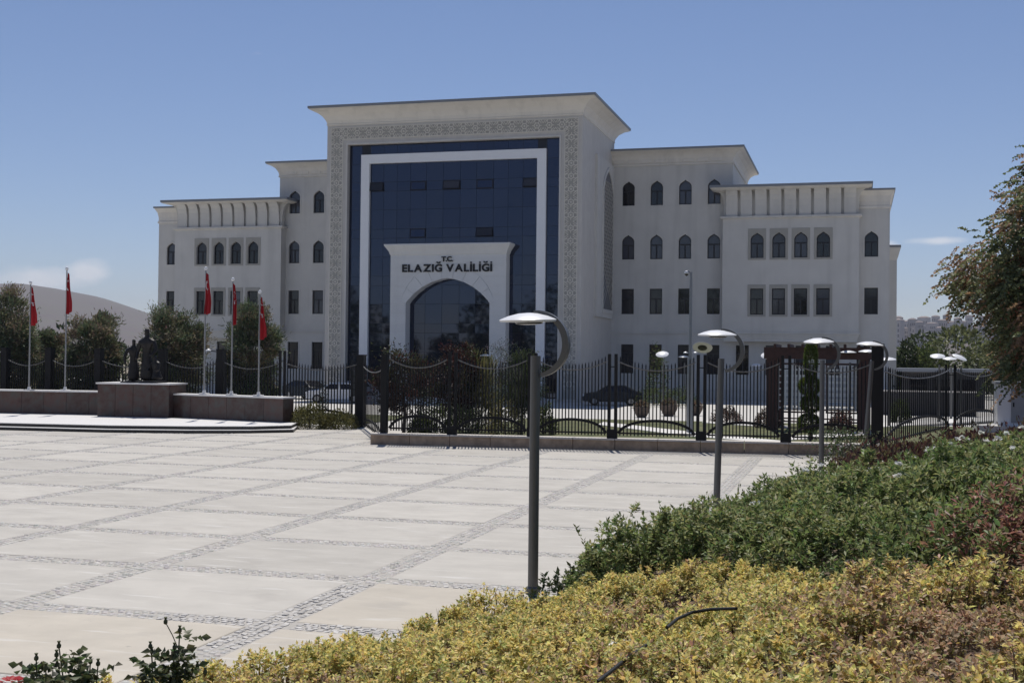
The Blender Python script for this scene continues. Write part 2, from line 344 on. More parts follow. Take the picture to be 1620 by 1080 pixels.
# garden and drive beyond the fence
struct(sheet('lawn', [(-17.3,45.3),(2.5,46.3),(40,58),(45,70),(-17.3,66)], .10, M['lawn']))
struct(sheet('lawn', [(-80,56.2),(-23.5,56.2),(-23.5,66),(-80,66)], .06, M['lawn']))
struct(sheet('driveway', [(-120,55),(-16,55),(-16,64),(60,64),(60,150),(-120,150)], .02, M['drive']))
for k, poly in enumerate((((955,667),(1090,682),(1260,699),(1260,703.5),(1080,688),(945,671)), ((1120,664),(1250,673),(1250,677),(1110,668)), ((1240,690),(1390,680),(1390,686),(1240,696)), ((1395,668),(1640,655),(1640,661),(1395,675)))):
    mb = MB(); P = [atz(x, y, .125) for x, y in poly]; mb.prism([(p.x, p.y) for p in P], lambda u, v, d_: (u, v, d_), .0, .125); struct(mb.build('garden_path', M['kerb']))

# ------------------------------------------------------------ the government building
BX, BYR = -30.96, 104.93
bld = thing('government_building', (BX, BYR, 0), 'white four storey government building with blue glass front and carved stone portal tower', 'building')
def wall_mesh(name, outer, holes, m, y=0., reveal=.3, back=None, cap=True):
    """front sheet in the XZ plane at y with holes, reveals going back, and side faces to `back`"""
    loops = [outer]+holes
    tess = geometry.tessellate_polygon([[Vector((u, v, 0)) for u, v in l] for l in loops])
    flat = [p for l in loops for p in l]; mb = MB()
    mb.add([(u, y, v) for u, v in flat], [])
    for t in tess:
        a, b, c = (Vector(flat[i]) for i in t); ar = (b-a).cross(c-a)
        if abs(ar) < 1e-9: continue
        mb.f.append(tuple(t) if ar > 0 else tuple(t[::-1]))
    for h in holes:
        n = len(h); ar = sum(h[i][0]*h[(i+1) % n][1]-h[(i+1) % n][0]*h[i][1] for i in range(n))
        hh = h if ar > 0 else h[::-1]
        mb.add([(u, y, v) for u, v in hh]+[(u, y+reveal, v) for u, v in hh], [(i, n+i, n+(i+1) % n, (i+1) % n)[::-1] for i in range(n)])
    if back is not None:
        n = len(outer); mb.add([(u, y, v) for u, v in outer]+[(u, back, v) for u, v in outer], [(i, (i+1) % n, n+(i+1) % n, n+i)[::-1] for i in range(n)]+([tuple(range(2*n-1, n-1, -1))] if cap else []))
    return mb.mesh(name, m, fix=False)
def rect(x0, z0, x1, z1): return [(x0,z0),(x1,z0),(x1,z1),(x0,z1)]
def arched(cx, z0, w_=1.07, h=2.11):
    a = w_/2; return [(cx-a,z0),(cx+a,z0),(cx+a,z0+.745*h),(cx+.86*a,z0+.83*h),(cx+.55*a,z0+.905*h),(cx+.2*a,z0+.955*h),(cx,z0+h),(cx-.2*a,z0+.955*h),(cx-.55*a,z0+.905*h),(cx-.86*a,z0+.83*h),(cx-a,z0+.745*h)]
def rect0(cx, z0, w_=1.07, h=2.17): return rect(cx-w_/2, z0, cx+w_/2, z0+h)
def inset(poly, d_):
    n = len(poly); cx_ = sum(p[0] for p in poly)/n; zs = [p[1] for p in poly]; cz = (min(zs)+max(zs))/2; hx = max(abs(p[0]-cx_) for p in poly); hz = (max(zs)-min(zs))/2
    return [(cx_+(p[0]-cx_)*(1-d_/hx), cz+(p[1]-cz)*(1-d_/hz)) for p in poly]
def ringprism(mb, o, i, y0, y1):
    n = len(o); mb.add([(u,y0,v) for u, v in o]+[(u,y0,v) for u, v in i]+[(u,y1,v) for u, v in i]+[(u,y1,v) for u, v in o],
        [f for k in range(n) for f in ((k,(k+1)%n,n+(k+1)%n,n+k),(n+k,n+(k+1)%n,2*n+(k+1)%n,2*n+k),(3*n+k,3*n+(k+1)%n,(k+1)%n,k))])
WIN = {}
def win_meshes(kind):
    if kind in WIN: return WIN[kind]
    if kind == 'arch': o = arched(0, 0); h = 2.11; tz = .9*1.35
    elif kind == 'rect': o = rect0(0, 0); h = 2.17; tz = 1.3
    else: o = rect0(0, 0, 1.07, 2.48); h = 2.48; tz = 1.75
    mb = MB(); ringprism(mb, o, inset(o, .075), .16, .26); mb.box(-.46, .165, tz-.05, .46, .25, tz+.05); mb.box(-.055, .17, .05, .055, .25, tz-.05)
    fr = mb.mesh('window', M['frame'])
    gl = []
    for gm in (M['wglass'], M['wglass2'], M['wglass3']):
        mb = MB(); ii = inset(o, .04); mb.add([(u, .215, v) for u, v in ii], [tuple(range(len(ii)))]); gl.append(mb.mesh('pane', gm, fix=False))
    so = [(u*1.18, (v-h/2)*1.09+h/2) for u, v in o] if kind != 'arch' else o
    mb = MB()
    if kind == 'arch': out = [(-.66,-.1),(.66,-.1),(.66,.745*h),(.62,.86*h),(.42,.97*h),(.18,1.03*h),(0,1.085*h),(-.18,1.03*h),(-.42,.97*h),(-.62,.86*h),(-.66,.745*h)]
    else: out = rect(-.66, -.1, .66, h+.12)
    ringprism(mb, out, inset(o, -.006), -.03, .1); thin = mb.mesh('surround', M['wall'])
    # wide stone panel round the bay windows
    mb = MB(); n = len(o); me = wall_mesh('surround', rect(-.74, -.16, .74, h+.32), [inset(o, -.004)], M['trim'], -.045, .12, .0, cap=False)
    me.materials.clear(); me.materials.append(M['surround'])
    WIN[kind] = (fr, gl, thin, me); return WIN[kind]
def window(kind, x, y, z, wide=False, blind=None):
    fr, gl, thin, widem = win_meshes(kind)
    o = link('window', fr, bld, (x, y, z)); link('pane', gl[rnd.choice((0, 0, 1, 1, 2))], o)
    link('surround', widem if wide else thin, o)
    return o
Z2, Z1, ZR, ZG = 16.57, 11.95, 7.25, 2.17
RCOL = [12.03+2.443*k for k in range(4)]; BCOL = [23.03, 24.80, 26.57, 28.36]; EC = 32.15
YB = -1.03                                          # bay front, local
for sgn in (-1, 1):
    f = lambda a: sgn*a
    # recessed four storey block
    holes = []
    for k, c in enumerate(RCOL):
        for kind, z in (('arch', Z2), ('arch', Z1), ('rect', ZR), ('tall', ZG)):
            holes.append({'arch': arched, 'rect': rect0}.get(kind, lambda a, b_: rect0(a, b_, 1.07, 2.48))(f(c), z)); window(kind, f(c), 0, z)
    x0, x1 = sorted((f(10.4), f(20.9)))
    link('wing_wall', wall_mesh('wing_wall', rect(x0, 0, x1, 20.2), holes, M['wall'], 0, .28, 14.), bld)
    mb = MB(); mb.ring((x0, 0, x1, 14), [(0.0,19.95),(.10,19.97),(.10,20.12),(.05,20.16),(.12,20.45),(.32,20.78),(.62,21.0),(.95,21.1),(.95,21.16)]); mb.build('cornice', M['cornice'], bld)
    mb = MB(); mb.ring((x0, 0, x1, 14), [(.97,21.162),(1.02,21.165),(1.02,21.33),(.2,21.36)]); mb.build('roof_edge', M['roofedge'], bld)
    for k in range(8):                              # shallow parapet panels
        xx = f(11.2+k*1.2); mb = MB(); mb.box(-.46, -.13, 20.2, .46, .0, 20.62); mb.build('parapet_panel', M['cornice'], bld, (xx, -.02, 0))
    # three storey end wing behind the bay
    holes = []
    for z, kind in ((Z1, 'arch'), (ZR, 'rect')):
        holes.append((arched if kind == 'arch' else rect0)(f(EC), z)); window(kind, f(EC), .02, z)
    for k in range(4, 9):
        c = 12.03+2.443*k; holes.append(rect0(f(c), ZG, 1.07, 2.48)); window('tall', f(c), .02, ZG)
    x0, x1 = sorted((f(20.9), f(33.58)))
    link('wing_wall', wall_mesh('wing_wall', rect(x0, 0, x1, 16.1), holes, M['wall'], .02, .28, 13.), bld)
    xa, xb = sorted((f(20.95), f(33.58)))
    mb = MB(); mb.ring((xa, .02, xb, 13), [(0.0,15.9),(.09,15.92),(.09,16.1),(.02,16.15),(.03,16.5),(.12,16.95),(.33,17.3),(.36,17.34)]); mb.build('cornice', M['cornice'], bld)
    mb = MB(); mb.ring((xa, .02, xb, 13), [(.37,17.342),(.41,17.345),(.41,17.5),(.1,17.52)]); mb.build('roof_edge', M['roofedge'], bld)
    # projecting two storey bay with its crown
    holes = []
    for c in BCOL:
        for kind, z in (('arch', Z1-.08), ('rect', ZR-.08)):
            holes.append((arched if kind == 'arch' else rect0)(f(c), z)); window(kind, f(c), YB, z, wide=True)
    x0, x1 = sorted((f(20.2), f(31.2)))
    link('bay_wall', wall_mesh('bay_wall', rect(x0, 5.72, x1, 15.1), holes, M['wall'], YB, .28, .0), bld)
    mb = MB(); mb.ring((x0, YB, x1, .0), [(-.12,4.95),(-.12,5.1),(-.05,5.35),(.03,5.55),(.10,5.6),(.10,5.74),(0,5.75)]); mb.build('bay_corbel', M['wall'], bld)
    mb = MB(); mb.ring((x0, YB, x1, .3), [(0,15.08),(.05,15.12),(.2,15.2),(.2,15.34),(.05,15.36)]); mb.build('ledge', M['wall'], bld)
    mb = MB(); mb.box(x0+.25, YB+.28, 15.3, x1-.25, .5, 17.6); mb.build('crown_core', M['wall'], bld)
    prof = [(.0,15.36),(.0,16.2),(.05,16.7),(.16,17.1),(.38,17.4),(.55,17.5),(-.3,17.5),(-.3,15.36)]
    if sgn == -1 or True:
        mb = MB(); mb.prism([(-o_, z) for o_, z in prof], lambda u, v, d_: (d_, u, v), -.47, .47); cpan = mb.mesh('crown_panel', M['wall'])
        for k in range(9): link('crown_panel', cpan, bld, ((x0+x1)/2+(k-4)*1.19, YB+.02, 0))
        mb = MB(); mb.prism([(-o_, z) for o_, z in prof], lambda u, v, d_: (d_, u, v), -.26, .26); cp2 = mb.mesh('crown_panel', M['wall'])
        for side in (-1, 1):
            link('crown_panel', cp2, bld, ((x0+x1)/2+side*5.44, YB+.55, 0), (0, 0, R(90)*side))
    mb = MB(); mb.ring((x0, YB, x1, 1.6), [(.3,17.50),(.55,17.5),(.95,17.6),(.95,17.66)]); mb.build('cornice', M['cornice'], bld)
    mb = MB(); mb.ring((x0, YB, x1, 1.6), [(.97,17.662),(1.02,17.665),(1.02,17.86),(.3,17.9)]); mb.build('roof_edge', M['roofedge'], bld)
    # string course on the recessed block, base course
    xa, xb = sorted((f(10.7), f(20.15))); mb = MB(); mb.box(xa, -.10, 5.58, xb, -.003, 5.74); mb.build('string_course', M['wall'], bld)
    xa, xb = sorted((f(10.7), f(33.7))); mb = MB(); mb.box(xa, -.09, .0, xb, -.005, .9); mb.build('base_course', M['trim'], bld)
# low rear wing seen past the right corner
mb = MB(); mb.box(33.0, 13.2, 0, 34.55, 32, 14.0); mb.build('rear_wing', M['wall'], bld)
mb = MB(); mb.ring((33.0, 13.2, 34.55, 32), [(.0,12.7),(.08,12.9),(.3,13.7),(.3,13.85)]); mb.build('cornice', M['cornice'], bld)
mb = MB(); mb.ring((33.0, 13.2, 34.55, 32), [(.32,13.852),(.35,13.86),(.35,14.05),(.1,14.1)]); mb.build('roof_edge', M['roofedge'], bld)

# tower: frame of carved stone round the glass
TY = 92.63-BYR; HW = 10.63; GY = TY+.45
link('tower_frame', wall_mesh('tower_frame', rect(-HW, 0, HW, 22.3), [rect(-8.82, .25, 8.82, 20.5)], M['trim'], TY, .45, .6), bld)
mb = MB(); mb.ring((-HW, TY, HW, .6), [(0,22.1),(.06,22.12),(.06,22.22),(.02,22.25),(.10,22.5),(.34,22.85),(.75,23.15),(1.15,23.3),(1.15,23.36)]); mb.build('cornice', M['cornice'], bld)
mb = MB(); mb.ring((-HW, TY, HW, .6), [(1.17,23.362),(1.23,23.365),(1.23,23.55),(.3,23.62)]); mb.build('roof_edge', M['roofedge'], bld)
mb = MB()                                           # white inner edge and thin mouldings
def border(hw, top, w_, y0, y1, m, name):
    mb = MB()
    for sg in (-1, 1):
        a, b = sorted((sg*hw, sg*(hw+w_))); mb.box(a, y0, .25, b, y1, top+w_)
    mb.box(-hw, y0, top, hw, y1, top+w_); return mb.build(name, m, bld)
border(8.82, 20.5, .13, TY-.07, TY-.002, M['wall'], 'inner_moulding')
border(9.22, 20.92, .07, TY-.05, TY-.002, M['latt'], 'lattice_moulding')
border(10.24, 21.86, .07, TY-.05, TY-.002, M['latt'], 'lattice_moulding')
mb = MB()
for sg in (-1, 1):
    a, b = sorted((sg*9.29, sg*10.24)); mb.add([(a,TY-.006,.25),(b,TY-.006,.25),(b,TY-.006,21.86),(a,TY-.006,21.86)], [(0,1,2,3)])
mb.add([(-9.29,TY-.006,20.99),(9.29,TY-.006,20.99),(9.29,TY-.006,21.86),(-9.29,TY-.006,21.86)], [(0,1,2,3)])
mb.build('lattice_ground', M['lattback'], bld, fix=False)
def motif(w_, h):                                   # star of straps round a hexagon, one carved module
    mb = MB(); ys = .055
    def strap(a, b, wd=.055):
        a, b = Vector(a), Vector(b); d_ = (b-a).normalized(); nn = Vector((-d_.y, d_.x))*wd/2; e = d_*wd*.35
        q = [a-e-nn, b+e-nn, b+e+nn, a-e+nn]; mb.prism([(p.x, p.y) for p in q], lambda u, v, dd: (u, dd, v), -ys, 0)
    hexo = [(.225*math.cos(R(60*k+30)), .225*math.sin(R(60*k+30))) for k in range(6)]
    for k in range(6): strap(hexo[k], hexo[(k+1) % 6], .075)
    for k in range(6):
        a = R(60*k+30); o = (.36*math.cos(a), .36*math.sin(a)); strap(hexo[k], o)
        b = R(60*k); t = (.44*math.cos(b), .44*math.sin(b)); nx = (.36*math.cos(a+R(60)), .36*math.sin(a+R(60)))
    for sx_ in (-1, 1):
        for sz in (-1, 1):
            strap((sx_*w_/2, sz*h/2*.62), (sx_*.20, sz*h/2*.97)); strap((sx_*w_/2, sz*.12), (sx_*.31, sz*.18)); strap((sx_*.195, sz*.34), (sx_*w_/2, sz*h/2*.30))
    mb.lathe([(.09, 0), (.09, .05), (.05, .06)], 6, mat=Matrix.Rotation(R(90), 4, 'X'))
    return mb.mesh('carved_module', M['latt'])
mv = motif(.92, 1.0)
for k in range(22):
    for sg in (-1, 1):
        z = 21.42-k*1.0-.0
        if z > .7: link('carved_module', mv, bld, (sg*9.765, TY-.006, z))
for k in range(19): link('carved_module', mv, bld, (-9.0+k*1.0, TY-.006, 21.42), (0, R(90), 0))
# curtain glass: every pane its own piece, dark mullions behind the gaps
mb = MB(); mb.box(-8.8, GY+.03, .25, 8.8, GY+.12, 20.5); mb.build('mullion_grid', M['mullion'], bld)
cols = [-8.8,-7.72,-7.0,-5.85,-4.7,-3.55,-2.2,-.78,.65,2.0,3.4,4.6,5.8,7.0,7.72,8.8]
rows = [.3,2.2,3.8,5.3,6.05,7.6,9.1,9.85,11.4,12.9,13.65,15.2,16.7,17.45,18.95,20.45]
opn = {(2,12):1, (5,12):0, (7,12):1, (9,12):0, (12,12):1, (5,9):0, (9,9):1}
for i in range(len(cols)-1):
    for j in range(len(rows)-1):
        if i in (1, 13) : continue
        if j == 14 and i not in (0, 14) and False: continue
        w_, h = cols[i+1]-cols[i]-.024, rows[j+1]-rows[j]-.024; x, z = (cols[i]+cols[i+1])/2, (rows[j]+rows[j+1])/2
        if (i, j) in opn:
            mb = MB(); ringprism(mb, rect(-w_/2,-h,w_/2,0), rect(-w_/2+.07,-h+.07,w_/2-.07,-.07), -.06, .02)
            o = mb.build('awning_window', M['frame'], bld, (x, GY-.02, z+h/2)); o.rotation_euler.x = R(-(14 if opn[(i,j)] else 3))
            mb = MB(); mb.box(-w_/2+.07, -.03, -h+.07, w_/2-.07, -.02, -.07); mb.build('pane', M['wglass2'] if opn[(i,j)] else M['cglass'], o)
            continue
        mb = MB(); mb.box(-w_/2, 0, -h/2, w_/2, .025, h/2); o = mb.build('glass_pane', M['cglass'], bld, (x, GY+rnd.uniform(0,.003), z))
        o.rotation_euler = (rnd.gauss(0, .004), 0, rnd.gauss(0, .004))
border(7.0, 18.95, .72, GY-.28, GY+.02, M['alu'], 'white_glass_border')
# portal with pointed arch
PY, PB = 92.05-BYR, GY+.0; PH = 4.79
arch = [(-3.47,.0),(-3.47,7.62),(-3.3,7.86),(-2.75,8.42),(-2.1,8.9),(-1.35,9.28),(-.6,9.5),(0,9.6)]
arch = arch+[(-u, v) for u, v in arch[-2::-1]]
out = [(-PH,0)]+arch+[(PH,0),(PH,11.5),(-PH,11.5)]
mb = MB(); mb.prism(out, lambda u, v, d_: (u, d_, v), PY+.03, PB); mb.build('portal_body', M['clad'], bld)
mb = MB(); mb.ring((-PH, PY, PH, PB-.1), [(0,11.45),(.04,11.5),(.12,11.75),(.42,12.2),(.42,12.3),(.1,12.34)]); mb.build('portal_cornice', M['clad'], bld)
def xarch(z):
    pts = arch[1:8]
    if z <= pts[0][1]: return 3.47
    for (u0_, v0), (u1_, v1) in zip(pts, pts[1:]):
        if v0 <= z <= v1: return -(u0_+(u1_-u0_)*(z-v0)/(v1-v0))
    return 0
C0 = Vector((0, 6.6)); AMAX = math.atan2(3.47, 1.02)
def fan(a, k=1.42):                                 # arch point and outer point at angle a
    d_ = Vector((math.sin(a), math.cos(a))); lo, hi = .5, 6.
    for _ in range(40):
        md = (lo+hi)/2; p = C0+d_*md
        if p.y < 9.6 and abs(p.x) < xarch(p.y): lo = md
        else: hi = md
    kk = k-.32*(abs(a)/AMAX)**2; return C0+d_*lo, C0+d_*lo*kk
zc = [0.05+.745*k for k in range(16)]
def xouter(z):                                      # left end of the fan at height z
    if z < 7.65: return 3.47
    best = 0
    for k in range(0, 60):
        p, o = fan(AMAX*k/59); best = max(best, o.x if abs(o.y-z) < .12 else 0)
    return best
def piece(poly, pr=0.):
    mb = MB(); mb.prism(inset(poly, .024), lambda u, v, d_: (u, d_, v), PY-pr, PY+.05); mb.build('cladding_block', M['clad'], bld)
for k in range(15):
    z0, z1 = zc[k], min(zc[k+1], 11.44)
    if z1 <= z0+.1: continue
    e0, e1 = xouter(z0), xouter(z1)
    if z0 < 7.6 < z1: e0, e1 = 3.49, max(xouter(z1), 3.49)
    for sg in (-1, 1):
        if e0 < .3 and e1 < .3:
            if sg == 1: piece([(-PH+.01,z0),(PH-.01,z0),(PH-.01,z1),(-PH+.01,z1)])
            continue
        piece([(sg*(PH-.01),z0),(sg*(e0+.01),z0),(sg*(e1+.01),z1),(sg*(PH-.01),z1)])
NA = 9
for k in range(NA):
    a0, a1 = -AMAX+2*AMAX*k/NA, -AMAX+2*AMAX*(k+1)/NA
    ins, outs = [], []
    for q in range(5):
        p, o = fan(a0+(a1-a0)*q/4); ins.append((p.x, p.y)); outs.append((o.x, o.y))
    piece(ins+outs[::-1], .012)
# lettering
def text_mesh(ch, size, sx=1.10):
    base_ch = {'Ğ': 'G', 'İ': 'I'}.get(ch, ch)
    cu = bpy.data.curves.new('letter', 'FONT'); cu.body = base_ch; cu.size = size; cu.extrude = .04; cu.offset = .036*size
    o = bpy.data.objects.new('tmp', cu); COL.objects.link(o); dg = bpy.context.evaluated_depsgraph_get(); dg.update()
    me = bpy.data.meshes.new_from_object(o.evaluated_get(dg)); bpy.data.objects.remove(o); me.materials.clear(); me.materials.append(M['letter']); me.name = 'letter'
    bm = bmesh.new(); bm.from_mesh(me)
    for v in bm.verts: v.co.x *= sx
    xs = [v.co.x for v in bm.verts]; x0, x1 = min(xs), max(xs); xm = (x0+x1)/2; top = max(v.co.y for v in bm.verts)
    def block(pts):
        n = len(pts); vs = [bm.verts.new((x, y, z)) for z in (-.04, .04) for x, y in pts]
        bm.faces.new(vs[n:]); bm.faces.new(vs[:n][::-1])
        for i in range(n): bm.faces.new((vs[i], vs[(i+1) % n], vs[n+(i+1) % n], vs[n+i]))
    if ch == 'İ': w2 = .075*size; block([(xm-w2, top+.07*size), (xm+w2, top+.07*size), (xm+w2, top+.20*size), (xm-w2, top+.20*size)])
    if ch == 'Ğ':
        for k in range(6):
            a0, a1 = R(190+160*k/6), R(190+160*(k+1)/6); ro, ri = .20*size, .10*size; cy = top+.26*size
            block([(xm+ro*math.cos(a0)*1.2, cy+ro*math.sin(a0)), (xm+ro*math.cos(a1)*1.2, cy+ro*math.sin(a1)), (xm+ri*math.cos(a1)*1.2, cy+ri*math.sin(a1)), (xm+ri*math.cos(a0)*1.2, cy+ri*math.sin(a0))])
    bm.to_mesh(me); bm.free(); return me, x0, x1
def lettering(txt, zb, size, width, xc):
    parts = [(c, None if c == ' ' else text_mesh(c, size)) for c in txt]
    tot = sum((size*.22 if q is None else q[2]-q[1]) for c, q in parts); gap = (width-tot)/(len(txt)-1); x = xc-width/2
    for c, q in parts:
        if q is None: x += size*.22+gap; continue
        link('letter', q[0], bld, (x-q[1], PY-.045, zb), (R(90), 0, 0)); x += q[2]-q[1]+gap
lettering('ELAZIĞ VALİLİĞİ', 10.12, .80, 7.45, -.05)
lettering('T.C.', 10.92, .52, .95, -.02)
# tall lattice niche on the tower's sides
for sg in (-1, 1):
    X = sg*(HW+.0)
    def fx(u, v, d_): return (X+sg*d_, u, v)
    y0, y1 = 97.45-BYR, 104.5-BYR
    mb = MB(); mb.prism(rect(y0, 6.8, y1, 19.9), fx, .0, .22); mb.build('niche_panel', M['wall'], bld)
    ya, yb = 99.6-BYR, 104.2-BYR; ym = (ya+yb)/2
    ar = [(ya,7.2),(yb,7.2),(yb,17.6),(yb-.5,18.4),(yb-1.3,19.0),(ym,19.45),(ya+1.3,19.0),(ya+.5,18.4),(ya,17.6)]
    mb = MB(); n = len(ar); i_ = inset(ar, .3)
    mb.add([fx(u,v,.30) for u, v in ar]+[fx(u,v,.30) for u, v in i_]+[fx(u,v,.222) for u, v in ar]+[fx(u,v,.232) for u, v in i_], [q for k in range(n) for q in ((k,(k+1)%n,n+(k+1)%n,n+k),(2*n+k,2*n+(k+1)%n,(k+1)%n,k),(n+k,n+(k+1)%n,3*n+(k+1)%n,3*n+k))]); mb.build('niche_frame', M['wall'], bld)
    mb = MB(); mb.add([fx(u, v, .228) for u, v in i_], [tuple(range(n))]); mb.build('niche_ground', M['niche'], bld, fix=False)
    mb = MB(); bmn, bmx = min(u for u, v in i_), max(u for u, v in i_)
    for k in range(18):                             # crossing straps
        for dr in (-1, 1):
            z0 = 7.5+k*.62; z1 = z0+(bmx-bmn)*.9
            a = (bmn if dr > 0 else bmx, z0); b = (bmx if dr > 0 else bmn, z1)
            top = 18.2
            if b[1] > top: tt = (top-a[1])/(b[1]-a[1]); b = (a[0]+(b[0]-a[0])*tt, top)
            if b[1] > a[1]+.1: mb.beam(fx(*a, .25), fx(*b, .25), .07, .05, (sg, 0, 0))
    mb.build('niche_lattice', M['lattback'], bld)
mb = MB(); mb.box(-7.5, PY-3.2, 0, 7.5, PY-.05, .16); mb.build('entrance_step', M['marble'], bld)
mb = MB(); mb.box(-7.1, PY-2.8, .16, 7.1, PY-.05, .32); mb.build('entrance_step', M['marble'], bld)
# ------------------------------------------------------------ monument: platform, walls, pedestal, figures, flags
mon = thing('monument', (-34.5, 54, 0), 'low brown granite monument wall with raised pedestal and white marble steps at the plaza edge', 'monument')
def loc(p): return (p[0]+34.5, p[1]-54)
front = [(-47,46.6),(-42,46.0),(-36,45.9),(-31,46.25),(-27.5,47.2),(-25.2,48.3),(-23.75,49.7)]
back_ = [(-24.9,52.6),(-47,55.6)]
def off(pts, d_): return [(x, y+d_) for x, y in pts]
for k, (dd, z0, z1) in enumerate(((0, -.02, .135), (.42, .135, .285))):
    f = off(front, dd); f[-1] = (f[-1][0]-.3*k, f[-1][1]); poly = [loc(p) for p in f+back_]
    mb = MB(); mb.prism(poly, lambda u, v, d_: (u, v, d_), z0, z1); st = mb.build('step', M['blackstone'], mon)
    mb = MB(); poly2 = [(u, v-.02) if i < len(f) else (u, v) for i, (u, v) in enumerate(poly)]; mb.prism(poly2, lambda u, v, d_: (u, v, d_), z1+.001, z1+.028); mb.build('tread', M['marble'], st)
def granite_wall(a, b, z0, z1, th, npan, name):
    a, b = Vector(loc(a)), Vector(loc(b)); d_ = (b-a); L = d_.length; d_ /= L; nrm = Vector((d_.y, -d_.x))       # nrm faces the plaza
    if nrm.y > 0: nrm = -nrm
    mb = MB(); q = [a, b, b-nrm*th, a-nrm*th]; mb.prism([(p.x, p.y) for p in q], lambda u, v, w_: (u, v, w_), z0, z1); wl = mb.build(name, M['granite'], mon)
    for k in range(npan):
        p0 = a+d_*(L*k/npan+.008)+nrm*.03; p1 = a+d_*(L*(k+1)/npan-.008)+nrm*.03
        mb = MB(); mb.prism([(p.x, p.y) for p in (p0, p1, p1-nrm*.028, p0-nrm*.028)], lambda u, v, w_: (u, v, w_), z0+.01, z1-.01); mb.build('granite_panel', M['granite'], wl)
    mb = MB(); e = .06; q = [a-d_*e+nrm*.1, b+d_*e+nrm*.1, b+d_*e-nrm*(th+.06), a-d_*e-nrm*(th+.06)]; mb.prism([(p.x, p.y) for p in q], lambda u, v, w_: (u, v, w_), z1+.001, z1+.075); mb.build('coping', M['marble'], wl)
    return d_, nrm
granite_wall((-47,53.2), (-35.9,54.3), .31, 1.43, .7, 9, 'granite_wall')
granite_wall((-32.1,53.75), (-25.35,51.95), .31, 1.40, .7, 6, 'granite_wall')
granite_wall((-35.85,53.0), (-32.05,53.25), .31, 1.90, 1.75, 4, 'pedestal')
# figures
def figure(name, nodes, edges, loc_, rz, parent, label=None):
    me = bpy.data.meshes.new(name); me.from_pydata([n_[0] for n_ in nodes], edges, []); o = link(name, me, parent, loc_, (0, 0, rz))
    sk = o.modifiers.new('skin', 'SKIN'); sk.use_smooth_shade = True
    for i, n_ in enumerate(nodes): me.skin_vertices[0].data[i].radius = n_[1] if isinstance(n_[1], tuple) else (n_[1], n_[1])
    me.skin_vertices[0].data[0].use_root = True; o.modifiers.new('sub', 'SUBSURF').render_levels = 2
    dg = bpy.context.evaluated_depsgraph_get(); dg.update(); m2 = bpy.data.meshes.new_from_object(o.evaluated_get(dg)); o.modifiers.clear(); o.data = m2
    m2.materials.clear(); m2.materials.append(M['bronze']); m2.polygons.foreach_set('use_smooth', [True]*len(m2.polygons)); return o
pz = 1.97; stat = thing('statue', (-33.85, 53.95, pz), 'dark bronze statue group of standing figures on the granite pedestal', 'statue')
mb = MB(); mb.box(-1.05,-.5,0,.95,.5,.08); mb.build('bronze_base', M['bronze'], stat)
big = [((0,0,1.45),(.25,.2)), ((0,0,1.75),(.31,.21)), ((0,-.02,2.05),(.30,.19)), ((0,-.02,2.24),(.12,.12)), ((0,-.03,2.40),(.10,.11)), ((0,-.05,2.56),(.135,.15)), ((0,-.05,2.70),(.10,.12)),
       ((0,0,1.15),(.30,.22)), ((0,0,.75),(.35,.25)), ((0,0,.40),(.40,.28)), ((0,0,.06),(.43,.30)),
       ((.36,-.02,2.02),(.13,.13)), ((.52,-.05,1.62),(.11,.11)), ((.40,-.28,1.36),(.075,.075)), ((.30,-.36,1.34),(.05,.06)),
       ((-.36,-.02,2.02),(.13,.13)), ((-.52,-.02,1.60),(.11,.11)), ((-.48,-.18,1.22),(.075,.075)), ((-.47,-.22,1.10),(.05,.06))]
figure('standing_figure', big, [(0,1),(1,2),(2,3),(3,4),(4,5),(5,6),(0,7),(7,8),(8,9),(9,10),(2,11),(11,12),(12,13),(13,14),(2,15),(15,16),(16,17),(17,18)], (.12, 0, .0), 0, stat)
def scaled(nodes, k): return [((x*k, y*k, z*k), (r[0]*k, r[1]*k)) for (x, y, z), r in nodes]
sm_ = scaled(big, .80); sm_[12] = ((-.0-.62, -.1, 1.75), (.08,.08)); sm_[16] = ((-.42,-.1,1.30),(.08,.08))
ed = [(0,1),(1,2),(2,3),(3,4),(4,5),(5,6),(0,7),(7,8),(8,9),(9,10),(2,11),(2,15),(15,16),(16,17),(17,18)]
keep = [i for i in range(len(sm_)) if i not in (12,13,14)]; mpx = {i: j for j, i in enumerate(keep)}
figure('standing_figure', [sm_[i] for i in keep], [(mpx[a], mpx[b]) for a, b in ed if a in mpx and b in mpx], (-.62, -.02, .0), .4, stat)
kn = [((0,0,.55),(.24,.22)), ((0,-.06,.85),(.24,.18)), ((0,-.1,1.03),(.10,.10)), ((0,-.13,1.2),(.11,.13)), ((0,-.13,1.3),(.08,.09)), ((.05,-.05,.25),(.30,.28)), ((.05,0,.05),(.34,.30)), ((.25,-.1,.88),(.09,.09)), ((.36,-.22,.6),(.075,.075)), ((.22,-.36,.5),(.06,.06)), ((-.25,-.1,.88),(.09,.09)), ((-.33,-.25,.6),(.075,.075)), ((-.2,-.36,.5),(.06,.06))]
figure('seated_figure', kn, [(0,1),(1,2),(2,3),(3,4),(0,5),(5,6),(1,7),(7,8),(8,9),(1,10),(10,11),(11,12)], (.68, -.02, .06), -.3, stat)
